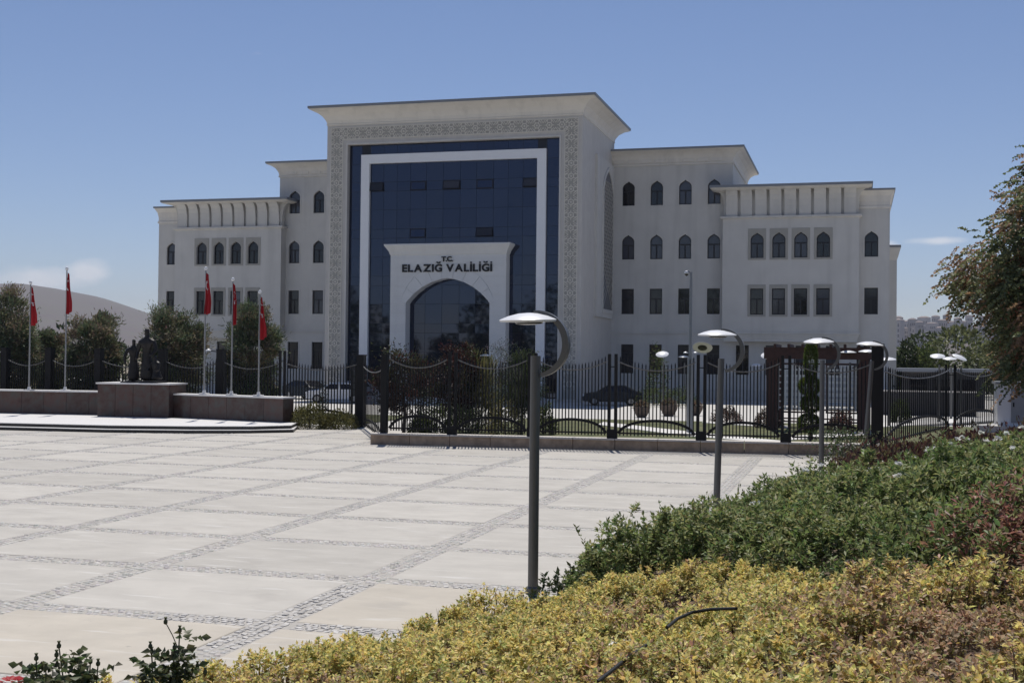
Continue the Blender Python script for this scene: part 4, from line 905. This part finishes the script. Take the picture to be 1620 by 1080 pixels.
tag(leaves('golden_shrubs', P, D, L, W, C, M['leaf'], roll=rl, fold=.18), 'low golden yellow shrubs covering the near slope', 'shrubs', kind='stuff')
# dry twigs among them
k = rng.choice(n, 3800, replace=True); q = np.stack([x[k]+rng.normal(0,.08,3800), y[k]+rng.normal(0,.08,3800), bank(x[k], y[k])], 1); tp = q+np.stack([rng.normal(0, .07, 3800), rng.normal(0, .07, 3800), hgt[k]*rng.uniform(.6, 1.12, 3800)], 1)
leaves_tw = leaves('dry_twigs', q, tp-q, np.linalg.norm(tp-q, axis=1), .012, pal(3800, (.17,.11,.07), .35), M['leaf'], None, .1); tag(leaves_tw, 'dry brown twigs among the golden shrubs', 'twigs', kind='stuff')
# green flowering hedge behind them
n = 6200; s_ = rng.uniform(.05, 13, n); t_ = rng.uniform(-7, 10.5, n); x, y = xy_of(s_, t_)
fr_ = green_front(s_); lft = .34+.5*(vnoise(x, y, .8, 31)-.5)+np.clip(t_-2, 0, 9)*.13
okk = (t_ > fr_) & (s_ > lft) & (t_ < 9+2*(vnoise(x, y, 1.5, 32)-.5)) & ~((s_ > 9) & (rng.random(n) < .45))
red = np.exp(-(((s_-6.7)/.75)**2+((t_+4.4)/1.3)**2)); mound = np.clip((s_-lft)/.9, .5, 1)*np.clip((t_-fr_+.5)/.9, .6, 1)
hgt = mound*(.84+.5*(vnoise(x, y, .7, 33)-.5)+.34*(vnoise(x, y, 1.9, 34)-.5)+rng.normal(0, .09, n)) - .34*sstep(3, 9, t_)
x, y, hgt, s_, t_, red, fr_, lft = (a_[okk] for a_ in (x, y, hgt, s_, t_, red, fr_, lft)); n = len(x); rad = rng.uniform(.10, .22, n); ctone = vnoise(x, y, .9, 35)+rng.normal(0, .12, n)
kc, tx, ty, tz, tq, td = clumps(x, y, rad, hgt, 15)
e_ = np.repeat((((t_-fr_) < .6) | ((s_-lft) < .45)), 15); low = rng.random(len(kc)); tz = np.where(e_ & (low < .6), bank(tx, ty)+(tz-bank(tx, ty))*rng.uniform(.15, 1, len(kc)), tz)
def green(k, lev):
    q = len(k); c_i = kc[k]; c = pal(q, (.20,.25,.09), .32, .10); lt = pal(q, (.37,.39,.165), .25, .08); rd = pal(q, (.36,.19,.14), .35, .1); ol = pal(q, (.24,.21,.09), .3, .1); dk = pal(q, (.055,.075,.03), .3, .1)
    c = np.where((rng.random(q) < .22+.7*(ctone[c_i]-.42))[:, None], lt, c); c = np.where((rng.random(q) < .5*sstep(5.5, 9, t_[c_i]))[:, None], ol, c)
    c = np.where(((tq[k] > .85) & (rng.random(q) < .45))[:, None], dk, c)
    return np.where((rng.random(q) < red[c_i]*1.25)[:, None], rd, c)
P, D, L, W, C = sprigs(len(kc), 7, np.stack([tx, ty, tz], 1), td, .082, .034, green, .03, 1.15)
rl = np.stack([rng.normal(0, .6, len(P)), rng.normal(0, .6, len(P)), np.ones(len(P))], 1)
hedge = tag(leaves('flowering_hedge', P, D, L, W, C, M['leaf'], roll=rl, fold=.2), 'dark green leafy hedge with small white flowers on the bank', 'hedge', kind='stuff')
# shoots that stick out of its left edge
ns_ = 70; sh_s = rng.uniform(1.0, 2.6, ns_); sh_t = rng.uniform(-1.5, 7, ns_); x, y = xy_of(sh_s, sh_t); k = np.repeat(np.arange(ns_), 44); h_ = rng.uniform(0, 1, len(k)); hh = rng.uniform(.7, 1.12, ns_)
lean = rng.normal(0, .12, (ns_, 2)); P = np.stack([x[k]+lean[k, 0]*h_, y[k]+lean[k, 1]*h_, bank(x, y)[k]+hh[k]*(.35+.65*h_)], 1); a_ = rng.uniform(0, 6.28, len(k))
D = np.stack([np.cos(a_), np.sin(a_), .7+.6*h_], 1); tag(leaves('hedge_shoots', P, D, .06*rng.uniform(.7,1.2,len(k)), .024, pal(len(k), (.17,.21,.08), .3, .1), M['leaf']), 'upright shoots rising from the left edge of the green hedge', 'shoots', kind='stuff')
# white blossoms
nb = 340; bs = np.concatenate([rng.uniform(2.0, 11, 250), rng.uniform(1.9, 6, 90)]); bt = np.concatenate([rng.uniform(4.6, 9.2, 250), rng.uniform(-2, 5, 90)]); keep = rng.random(nb) < np.concatenate([np.full(250, .85), np.full(90, .3)])
keep &= bs > 2.3+np.clip(bt-2, 0, 9)*.13; bs, bt = bs[keep], bt[keep]; x, y = xy_of(bs, bt); hz = .93+.5*(vnoise(x, y, .7, 33)-.5)+.34*(vnoise(x, y, 1.9, 34)-.5)-.34*sstep(3, 9, bt)
c0 = np.stack([x, y, bank(x, y)+hz+.02], 1); k = np.repeat(np.arange(len(c0)), 9); a_ = rng.uniform(0, 6.28, len(k)); D = np.stack([np.cos(a_), np.sin(a_)-.3, rng.uniform(.0, 1.0, len(k))], 1)
tag(leaves('white_blossoms', c0[k]+np.array([0,0,.06]), D, .062, .05, pal(len(k), (.82,.81,.77), .08, .02), M['leaf']), 'small white rose blossoms dotted over the green hedge', 'blossoms', kind='stuff')
# purple barberry strip behind the hedge
n = 26000; s_ = rng.uniform(1.3, 17, n); t_ = 12.2+rng.uniform(-1.1, 1.5, n)+.22*(s_-2); x, y = xy_of(s_, t_); hgt = .82+.35*(vnoise(x, y, .5, 41)-.5)+np.where(rng.random(n) < .06, .25, 0)
z = bank(x, y)+hgt*(1-.85*rng.random(n)**1.5); P = np.stack([x, y, z], 1); D = np.stack([rng.normal(0, .4, n), rng.normal(0, .4, n), rng.uniform(.3, 1.2, n)], 1)
tag(leaves('barberry_hedge', P, D, .13*rng.uniform(.6,1.3,n), .05, np.where((rng.random(n) < .38)[:, None], pal(n, (.17,.14,.07), .3, .1), pal(n, (.095,.045,.04), .35, .12)), M['leaf']), 'low purple leaved hedge in front of the right fence', 'hedge', kind='stuff')
n = 16000; s_ = rng.uniform(2, 16, n); t_ = rng.uniform(9, 12.2, n)+.22*(s_-2)*.8; x, y = xy_of(s_, t_); z = bank(x, y)+.42*(1-.8*rng.random(n)**1.5)+.2*(vnoise(x, y, .8, 42)-.5)
tag(leaves('olive_ground_cover', np.stack([x, y, z], 1), np.stack([rng.normal(0,.5,n), rng.normal(0,.5,n), np.ones(n)*.8], 1), .11, .045, pal(n, (.19,.165,.055), .3, .12), M['leaf']), 'olive brown ground cover between the hedge and the purple strip', 'ground cover', kind='stuff')
# rose bushes at lower left
def rose(bx, by, h, lab, nst, seed, flower=False, spread=.3):
    r_ = np.random.default_rng(seed); t = thing('rose_bush', (bx, by, float(bank(bx, by))), lab, 'rose bush', 'rose bushes at the bed edge')
    mb = MB(); LP, LD, hips = [], [], []
    for i in range(nst):
        a = r_.uniform(0, 6.28); sp = spread*r_.uniform(.2, 1); hh = h*r_.uniform(.62, 1.0) if i else h
        pts = [Vector((math.cos(a)*sp*q**1.2+.02*math.sin(5*q+i), math.sin(a)*sp*q**1.2, hh*q)) for q in (0, .25, .5, .75, 1)]
        mb.tube(pts, [.009,.008,.007,.005,.004], 5)
        ends = [pts[-1]]
        for q in range(4):
            b0 = pts[2].lerp(pts[4], r_.uniform(0, .9)); e = b0+Vector((r_.normal(0,.10), r_.normal(0,.10), r_.uniform(.06,.2))); mb.tube([b0, (b0+e)/2+Vector((0,0,.01)), e], .0035, 4); ends.append(e)
        hips += ends
        for q in range(70):
            f_ = r_.uniform(.12, .96); p = pts[0].lerp(pts[4], f_); p = Vector((math.cos(a)*sp*f_**1.2, math.sin(a)*sp*f_**1.2, hh*f_)); a2 = r_.uniform(0, 6.28); d_ = Vector((math.cos(a2), math.sin(a2), r_.uniform(-.2,.6)))
            for z_ in range(5):
                LP.append(p+d_*(.02+.022*z_)); sg = (-1)**z_; LD.append(d_*.6+Vector((-d_.y, d_.x, 0))*sg*(1 if z_ < 4 else 0)+Vector((0,0,-.15)))
    mb.build('stems', M['stem'], t, smooth=True)
    n_ = len(LP); leaves('leaf_mass', np.array(LP), np.array(LD), .060*rng.uniform(.7,1.2,n_), .042, pal(n_, (.11,.13,.06), .35, .12), M['leaf'], t).name = 'foliage'
    mb = MB(); mb.lathe([(.003,-.012),(.013,-.004),(.014,.008),(.006,.02),(.012,.032),(.001,.034)], 6); hip = mb.mesh('rose_hip', M['stem'], True)
    for e in hips: link('rose_hip', hip, t, e)
    if flower:
        e = Vector((-.12, -.12, h*.93)); mb = MB()
        for q in range(14):
            a = q*2.4; rr = .008+.0028*q; c = e+Vector((math.cos(a)*rr, math.sin(a)*rr, .03-.001*q)); o = Vector((math.cos(a), math.sin(a), .5))*.032; sd_ = Vector((-math.sin(a), math.cos(a), 0))*.02
            mb.add([c-sd_*.5, c+sd_*.5, c+o+sd_, c+o*1.05+Vector((0,0,-.006)), c+o-sd_], [(0,1,2,3,4)])
        mb.build('red_bloom', M['petalred'], t, fix=False)
    return t
for (pxx, pyy, ytop, dist, nst, lab, fl, sp) in ((268,1090,984,7.6,6,'tall rose bush with dark hips at the lower left beside the yellow shrubs',False,.16), (138,1100,1010,7.4,7,'smaller rose bush between the two others at lower left',False,.17), (70,1110,1040,7.2,7,'low rose bush with one red bloom at the lower left corner',True,.2)):
    d_ = ray(pxx, pyy); d_ /= math.hypot(d_.x, d_.y); bx, by = d_.x*dist, d_.y*dist; tp = ray(pxx, ytop); zt = CAM_H+tp.z/math.hypot(tp.x, tp.y)*dist
    rose(bx, by, zt-float(bank(bx, by))-.04, lab, nst, int(pxx), fl, sp)
# white rose bush at the hedge's far end
q = atz(1335, 752, .1); n = 1500; c0 = np.array([q.x, q.y, .1]); P = c0+np.stack([rng.normal(0,.42,n), rng.normal(0,.35,n), rng.uniform(.1,1.35,n)], 1)
t = thing('white_rose_bush', (q.x, q.y, float(bank(q.x, q.y))), 'straggly white rose bush between the third and leaning lamps', 'rose bush'); P = P-np.array(t.location)
leaves('foliage', P, rng.normal(0, 1, (n, 3)), .085, .05, pal(n, (.085,.11,.05), .35, .12), M['leaf'], t)
P2 = np.stack([rng.normal(0,.42,26), rng.normal(-.1,.3,26), rng.uniform(.4,1.4,26)], 1); k = np.repeat(np.arange(26), 8); leaves('blossoms', P2[k], rng.normal(0, 1, (len(k), 3)), .06, .05, pal(len(k), (.75,.72,.68), .1, .03), M['leaf'], t)
mb = MB()
for i in range(7): a = i*.9; mb.tube([(0,0,0),(.15*math.cos(a),.15*math.sin(a),.5),(.32*math.cos(a),.3*math.sin(a),1.2)], [.014,.01,.005], 5)
mb.build('stems', M['stem'], t)
# hoses and a concrete lid among the shrubs
def on_bank(pxx, pyy, h):
    d_ = ray(pxx, pyy); k = 3.
    while k < 60:
        if CAM_H+d_.z*k <= float(bank(d_.x*k, d_.y*k))+h: return Vector((d_.x*k, d_.y*k, CAM_H+d_.z*k))
        k += .01
for pts, lab in ((((1055,992),(1072,978),(1095,968),(1125,963),(1165,962)), 'black irrigation hose arching over the yellow shrubs'), (((945,1078),(968,1060),(995,1038),(1022,1020)), 'black irrigation hose lying near the concrete lid')):
    P = [on_bank(a, b, .42) for a, b in pts]; mb = MB(); mb.tube(P, .014, 8); tag(mb.build('irrigation_hose', M['rubber'], smooth=True), lab, 'hose')
q = on_bank(968, 1022, .12); mb = MB(); mb.box(-.22,-.16,-.1,.22,.16,.05); o = mb.build('concrete_lid', M['kerb'], None, (q.x, q.y, q.z)); o.rotation_euler.z = .3; tag(o, 'pale concrete lid in a gap of the yellow shrubs', 'lid')

# ------------------------------------------------------------ trees
def tree(name, loc_, lab, cat, H, R_, zc, ncl, per, leafL, leafW, cols, trunk_r=.12, squash=1., droop=0., group=None, m='leaf', cone=False, seed=1, clr=.45, gap=.0):
    r_ = np.random.default_rng(seed); t = thing(name, loc_, lab, cat, group)
    mb = MB(); mb.tube([(0,0,0),(.03*R_,.02,zc*.4),(-.02*R_,.0,zc*.8),(0,0,zc+(H-zc)*.55)], [trunk_r*1.25,trunk_r,trunk_r*.75,trunk_r*.3], 8)
    cen = []
    while len(cen) < ncl:
        v = r_.normal(size=3); v /= np.linalg.norm(v); rad = r_.uniform(.45, 1)**.6
        if cone: zz = r_.uniform(0, 1)**1.2; a = r_.uniform(0, 6.28); rr = (1-zz)**.75*rad*R_; p = np.array([rr*math.cos(a), rr*math.sin(a), (2*zz-1)*(H-zc)])
        else: p = v*rad*np.array([R_, R_, H-zc]); p *= 1+.16*math.sin(3*math.atan2(v[1], v[0])+seed)+.1*math.sin(5*v[2]*2+seed*2)
        if p[2] < -(zc-.25): continue
        cen.append(p)
    cen = np.array(cen)
    for i in range(0, ncl, max(1, ncl//26)):
        c = Vector(cen[i])+Vector((0,0,zc)); b0 = Vector((0,0,zc*.55+max(0,(c.z-zc*.55))*.35)); mb.tube([b0, b0.lerp(c, .5)+Vector((0,0,.08*R_)), c], [trunk_r*.42,trunk_r*.24,trunk_r*.07], 5)
    mb.build('trunk', M['bark'], t, smooth=True)
    k = np.repeat(np.arange(ncl), per); n_ = len(k); cs = clr*R_*r_.uniform(.6, 1.2, ncl)
    P = cen[k]+r_.normal(0, 1, (n_, 3))*(cs[k]*.42)[:, None]*np.array([1,1,.75])+np.array([0,0,zc])
    D = unit(P-np.array([0,0,zc]))*.7+r_.normal(0, .6, (n_, 3))+np.array([0,0,.15-droop])
    ci = r_.integers(0, len(cols), ncl); w_ = np.array(cols)[ci][k]; C = np.clip(w_*r_.uniform(.65, 1.35, (n_, 1))*(1+r_.normal(0, .1, (n_, 3))), .003, 1)
    leaves('crown', P, D, leafL*r_.uniform(.7, 1.3, n_), leafW*r_.uniform(.7, 1.2, n_), C, M[m], t); return t
PINE = [(.15,.175,.095), (.19,.205,.11), (.11,.14,.075), (.24,.20,.125)]
for i, (x, y0, rx, Y, lab) in enumerate(((12,466,52,61,'dark green pine at the far left edge behind the fence'), (152,494,48,62,'dark green pine left of the bronze statue'), (272,486,54,63,'tall dark pine right of the bronze statue'), (398,490,44,64,'rounded dark pine behind the right flagpoles'), (80,520,34,66,'small pine between the two left flagpoles'))):
    q = aty(x, y0, Y); tree('pine_tree', (q.x, Y, .05), lab, 'tree', q.z, rx*Y/F_PX, max(1.9, q.z*.52), 120, 210, .24, .06, PINE, .11, group='pines behind the monument', m='needle', seed=i+3, clr=.42)
RED = [(.05,.022,.018), (.07,.028,.022), (.035,.04,.02), (.05,.055,.025)]
for x, y0, rx, Y, lab, sd_ in ((640,560,52,49,'dark purple leaved tree behind the left end of the plinth fence', 5), (722,552,40,51,'dark purple leaved tree beside the second fence post', 6)):
    q = aty(x, y0, Y); tree('plum_tree', (q.x, Y, .1), lab, 'tree', q.z, rx*Y/F_PX, 2.15, 56, 130, .13, .06, RED, .07, seed=sd_, group='purple plum trees', clr=.5)
q = aty(793, 543, 57); tree('olive_tree', (q.x, 57, .1), 'silvery leaved young tree in front of the portal', 'tree', q.z, .95, 2.9, 40, 45, .11, .035, [(.16,.165,.16),(.10,.11,.10)], .05, seed=8)
q = aty(826, 556, 50); tree('conifer', (q.x, 50, .1), 'small dark green conifer beside the nearest lamp pole', 'tree', q.z, 1.0, 2.25, 60, 150, .14, .028, [(.045,.065,.025),(.07,.09,.03)], .06, m='needle', seed=9)
# cloud pruned thuja in front of the pergola
q = aty(1283, 545, 50.5); t = thing('topiary_thuja', (q.x, 50.5, .1), 'cloud pruned bright green thuja in front of the pergola', 'tree'); mb = MB(); mb.tube([(0,0,0),(.05,0,1.2),(0,0,2.4),(0,0,q.z-.6)], [.06,.05,.045,.02], 7); mb.build('trunk', M['bark'], t)
for (cx_, cz, rx, rz_) in ((-.06,.72,.42,.36), (.03,1.5,.40,.34), (-.04,2.2,.42,.36), (0,3.2,.24,.85)):
    n = 2600; v = unit(rng.normal(size=(n, 3))); P = v*np.array([rx, rx, rz_])*rng.uniform(.75, 1, (n, 1))+np.array([cx_, 0, cz+.1]); leaves('foliage_ball', P, v+np.array([0,0,.5])+rng.normal(0,.3,(n,3)), .11, .03, pal(n, (.10,.14,.025), .35, .1), M['leaf'], t)
# shrubs inside the fence
def shrub(x, y0, rx, Y, cols, lab, name='shrub', leafL=.12, leafW=.05, n=1500, zb=.1, tall=False, m='leaf'):
    q = aty(x, y0, Y); h = max(.4, q.z-zb); r_ = rx*Y/F_PX; t = thing(name, (q.x, Y, zb), lab, 'shrub', 'shrubs inside the fence')
    v = unit(rng.normal(size=(n, 3))); v[:, 2] = np.abs(v[:, 2]); lump = 1+.18*np.sin(v[:, 0]*6+x)*np.cos(v[:, 1]*5)
    P = v*np.array([r_, r_, h])*(lump*rng.uniform(.35, 1, n)**.5)[:, None]; ci = rng.integers(0, len(cols), n); C = np.array(cols)[ci]*rng.uniform(.65, 1.35, (n, 1))
    leaves('foliage', P, v*.6+rng.normal(0,.5,(n,3))+np.array([0,0,1.2 if tall else .3]), leafL*rng.uniform(.7,1.3,n), leafW, C, M[m], t)
    mb = MB(); mb.tube([(0,0,0),(0,0,h*.6)], [.04,.015], 5); mb.build('stem', M['bark'], t)
GR = [(.07,.10,.03), (.11,.13,.04), (.05,.07,.025)]; YG = [(.20,.19,.08), (.26,.22,.10), (.15,.16,.06)]; DK = [(.025,.04,.02), (.035,.045,.022)]
for a in ((690,640,34,48,GR,'bright green shrub left of the second fence post'), (758,560,36,52,YG,'tall straw coloured grass clump right of the second fence post','tall_grass',.5,.03,1800,.1,True), (733,640,38,48.5,DK,'dark rounded shrub at the foot of the straw grass'), (800,630,30,49,YG,'yellow green shrub below the small conifer'),
          (668,655,24,47.5,GR,'low green shrub by the plinth near the second post'), (860,640,22,52,GR,'green shrub just right of the nearest lamp pole'), (1035,610,34,88,GR,'grey green shrub bed right of the dark car'), (1075,612,30,87,GR,'leafy bed beside the camera mast'), (1150,645,24,66,[(.16,.10,.09),(.10,.08,.06)],'dusky pink shrub behind the second lamp'),
          (1215,648,22,62,[(.15,.10,.09),(.12,.10,.07)],'greyish shrub at the foot of the pergola'), (1040,548,20,92,GR,'slim dark tree against the right wing','slim_tree',.16,.08,1200), (1330,650,20,58,[(.14,.06,.06),(.10,.08,.05)],'reddish shrub beneath the third lamp'), (512,600,9,57,DK,'narrow dark cypress left of the gate','cypress',.1,.03,700), (313,598,8,58,DK,'small clipped shrub behind the tall right flagpole','shrub',.1,.03,500), (418,596,8,58,DK,'small clipped shrub behind the right wall end','shrub',.1,.03,500),
          (490,640,36,52.8,[(.13,.12,.04),(.10,.10,.035)],'olive green shrub right of the granite wall','shrub',.16,.04,2200,.0), (535,650,34,53.2,[(.13,.12,.04),(.10,.10,.035)],'low olive shrub left of the set back gate post','shrub',.16,.04,2000,.0), (1425,630,16,70,GR,'small green clump right of the corner pillar'), (1455,545,48,120,GR,'light green round tree right of the building','tree_clump',.4,.2,2600)):
    shrub(*a)
# large tree at the right edge: compound leaves and rusty seed bunches
def big_tree():
    r_ = np.random.default_rng(77); Y = 40.; q = aty(1800, 600, Y); z0 = float(bank(q.x, Y)); t = thing('large_tree', (q.x, Y, z0), 'large dark green tree with rusty seed bunches at the right edge', 'tree')
    mb = MB(); mb.tube([(0,0,-.2),(.05,0,1.2),(-.1,.1,2.6),(.1,0,4.5),(.0,0,7.5)], [.26,.21,.18,.13,.05], 10)
    cen = []
    while len(cen) < 340:
        v = r_.normal(size=3); v /= np.linalg.norm(v); p = v*np.array([4.2, 4.2, 4.0])*r_.uniform(.5, 1.0)**.5; p *= 1+.09*math.sin(4*math.atan2(v[1], v[0])+1)+.12*math.sin(6*v[2]+2)
        p[0] -= .10*max(0, -p[2]-.5)*0; cen.append(p+np.array([0,0,6.3-z0]))
    for k in range(85): cen.append(np.array([r_.uniform(-3.7, 1.5), r_.uniform(-3.0, 2.5), r_.uniform(1.75, 4.2)]))
    cen = np.array(cen); cen = cen[(cen[:, 2] > 1.75)]
    for c in cen[::5]: b0 = Vector((0,0,1.8+.35*max(0, c[2]-2))); mb.tube([b0, b0.lerp(Vector(c), .55)+Vector((0,0,.3)), Vector(c)], [.08,.045,.012], 5)
    mb.build('trunk', M['bark'], t, smooth=True)
    LP, LD, LL, CC = [], [], [], []; SP, SD, SCc = [], [], []
    tones = np.array([(.16,.19,.085),(.20,.215,.10),(.125,.155,.07),(.31,.20,.115)])
    for c in cen:
        tone = tones[r_.integers(0, 4)]; rusty = r_.random() < .42
        for f in range(36):
            o = c+r_.normal(0, .36, 3); out = o-np.array([0,0,5.4]); out[2] *= .3; out = out/np.linalg.norm(out)*.8+r_.normal(0, .45, 3)+np.array([0,0,-.25]); out /= np.linalg.norm(out)
            sd_ = np.cross(out, [0,0,1.]); sd_ /= np.linalg.norm(sd_)+1e-6; Lf = r_.uniform(.35, .6)
            for j in range(11):
                f_ = .15+.08*j; base_ = o+out*Lf*f_+np.array([0,0,-.18*f_*f_]); sg = (-1)**j
                LP.append(base_); LD.append(out*.45+sd_*sg*.9+np.array([0,0,-.25])); LL.append(r_.uniform(.10,.16)); CC.append(tone*r_.uniform(.6,1.4))
        if rusty:
            b = c+r_.normal(0, .25, 3)
            for j in range(160): SP.append(b+r_.normal(0, .24, 3)*np.array([1,1,.7])); SCc.append(np.array([.40,.17,.105])*r_.uniform(.5,1.3))
    leaves('crown', np.array(LP), np.array(LD), np.array(LL), .10, np.array(CC), M['leaf'], t)
    leaves('seed_bunches', np.array(SP), rng.normal(0, 1, (len(SP), 3)), .09, .04, np.array(SCc), M['leaf'], t)
big_tree()
# wooded belt beyond the right fence, and trees behind the camera that the glass reflects
def belt(name, x0, x1, Y0, Y1, h0, h1, n, lf, cols, lab, seed):
    r_ = np.random.default_rng(seed); nb = max(12, int((x1-x0)/(1.5 if Y0 > 100 and Y0 < 200 else 3))); bx = r_.uniform(x0, x1, nb); by = r_.uniform(Y0, Y1, nb); bh = r_.uniform(h0, h1, nb); k = r_.integers(0, nb, n); v = unit(r_.normal(size=(n, 3)))*r_.uniform(.6, 1, (n, 1))**.5
    P = np.stack([bx[k]+v[:, 0]*bh[k]*.42, by[k]+v[:, 1]*bh[k]*.42, bh[k]*(.54+.46*v[:, 2])], 1); c = np.array(cols)[r_.integers(0, len(cols), nb)][k]*r_.uniform(.6, 1.35, (n, 1))
    tag(leaves(name, P, v+r_.normal(0,.5,(n,3)), lf*r_.uniform(.7,1.3,n), lf*.5, c, M['leaf']), lab, 'trees', kind='stuff')
belt('wooded_belt', 4, 60, 118, 150, 4.5, 7.2, 26000, .55, [(.09,.115,.05),(.13,.145,.06),(.065,.085,.04)], 'dense green trees right of the building beyond the drive', 51)
belt('wooded_belt', 150, 520, 600, 900, 10, 16, 9000, 2.6, [(.05,.065,.03),(.08,.085,.04)], 'far line of dark trees below the hillside city', 52)
belt('wooded_belt', -95, -50, 75, 120, 3.5, 5.5, 5000, .5, DK, 'dark trees left of the building behind the pines', 54)
belt('wooded_belt', -120, 60, -60, -22, 12, 20, 20000, 1.2, GR, 'tree belt on the plaza side behind the viewpoint, mirrored in the glass', 53)

# ------------------------------------------------------------ far land: mountain, hill with flats, haze
def ridge(name, prof, dist, depth, m, seed):          # prof: (pixel x, pixel y) of the skyline
    r_ = np.random.default_rng(seed); pts = []
    xs = np.linspace(prof[0][0], prof[-1][0], 90); ys = np.interp(xs, [p[0] for p in prof], [p[1] for p in prof]); V = []; nr = 26
    for x, y in zip(xs, ys):
        d_ = ray(x, y); k = dist/math.hypot(d_.x, d_.y); h = CAM_H+d_.z*k; ax, ay = d_.x/math.hypot(d_.x, d_.y), d_.y/math.hypot(d_.x, d_.y)
        for j in range(nr):
            f_ = j/(nr-1); dd = dist-depth*(1-f_*2) if f_ > .5 else dist-depth*(1-2*f_)
            prf = 1-abs(2*f_-1)**1.25; hh = h*prf
            V.append((ax*dd, ay*dd, hh-.2))
    V = np.array(V); nse = (vnoise(V[:, 0], V[:, 1], depth*.14, seed)-.5)*.10+(vnoise(V[:, 0], V[:, 1], depth*.05, seed+1)-.5)*.05; pk = V[:, 2].max(); f_ = np.tile(np.linspace(0, 1, nr), len(xs)); V[:, 2] += nse*pk*np.clip(1-np.abs(2*f_-1), 0, 1)*np.where(np.abs(f_-.5) < .08, .25, 1)
    ii, jj = np.meshgrid(np.arange(len(xs)-1), np.arange(nr-1), indexing='ij'); q = ii*nr+jj
    return struct(np_mesh(name, V, np.stack([q, q+1, q+nr+1, q+nr], -1).reshape(-1, 4), m, smooth=True))
M['mount'] = mat('dry_mountain', (.135,.105,.09), .95, col2=(.095,.085,.06), scale=.012, var=.35, detail=10)
ridge('mountain', [(-900,545),(-500,500),(-250,462),(-80,449),(30,446),(90,456),(160,471),(240,496),(330,520),(450,545),(520,556)], 4200, 1500, M['mount'], 61)
ridge('hillside', [(1150,572),(1300,548),(1400,528),(1440,523),(1490,522),(1560,518),(1700,515),(1900,530),(2100,560)], 2600, 700, M['mount'], 63)
M['flat1'] = mat('pale_far_render', (.46,.42,.38), .9, objvar=.3); M['flatroof'] = mat('far_tile_roof', (.24,.19,.165), .9, objvar=.2)
bm_ = MB(); bm_.box(-.5,-.5,0,.5,.5,1); FB = bm_.mesh('wall', M['flat1']); bm_ = MB(); bm_.add([(-.54,-.54,1),(.54,-.54,1),(.54,.54,1),(-.54,.54,1),(-.2,0,1.05),(.2,0,1.05)], [(0,1,5,4),(1,2,5),(2,3,4,5),(3,0,4),(3,2,1,0)]); FR = bm_.mesh('roof', M['flatroof'])
bm_ = MB()
for r_ in range(5):
    for c_ in range(4): bm_.box(-.40+.22*c_, -.505, .10+.17*r_, -.28+.22*c_, -.5005, .20+.17*r_)
FWN = bm_.mesh('window_rows', M['wglass2'])
for k in range(34):
    pxx = 1405+k*6.2+rnd.uniform(-3, 3); py_ = rnd.uniform(506, 524) if k % 3 else rnd.uniform(498, 508); dist = 2250+rnd.uniform(-120, 200); d_ = ray(pxx, py_); kk = dist/math.hypot(d_.x, d_.y); wd = rnd.uniform(11, 20); ht_ = rnd.uniform(14, 30)
    tz = CAM_H+d_.z*kk; o = thing('apartment_block', (d_.x*kk, d_.y*kk, tz-ht_-25), 'pale distant apartment block on the hazy hillside right of the building', 'building', 'apartment blocks on the far hillside', rnd.uniform(-.5, .5)); o.scale = (wd, wd*.8, ht_+25)
    link('wall', FB, o); link('roof', FR, o); tag(link('window_rows', FWN, o), kind='stuff')
hz = MB(); hz.box(-6600,-2500,-2,6600,6600,330); hv = bpy.data.materials.new('haze'); hv.use_nodes = True; ht = hv.node_tree; ht.nodes.clear(); pv = N(ht, 'ShaderNodeVolumePrincipled'); pv.inputs['Color'].default_value = (.86,.88,1,1); pv.inputs['Density'].default_value = .00011; pv.inputs['Anisotropy'].default_value = .0
ho = N(ht, 'ShaderNodeOutputMaterial'); ht.links.new(pv.outputs[0], ho.inputs['Volume']); tag(hz.build('haze', hv), 'thin pale summer haze over the whole valley', 'haze', kind='stuff')

for t, s_ in planters:
    n = 320; v = unit(rng.normal(size=(n, 3))); v[:, 2] = np.abs(v[:, 2]); leaves('plant', v*np.array([.6,.6,.55])*s_*rng.uniform(.4,1,(n,1))+np.array([0,0,.72*s_]), v+rng.normal(0,.4,(n,3)), .16, .07, pal(n, (.17,.13,.09), .35, .12), M['leaf'], t)
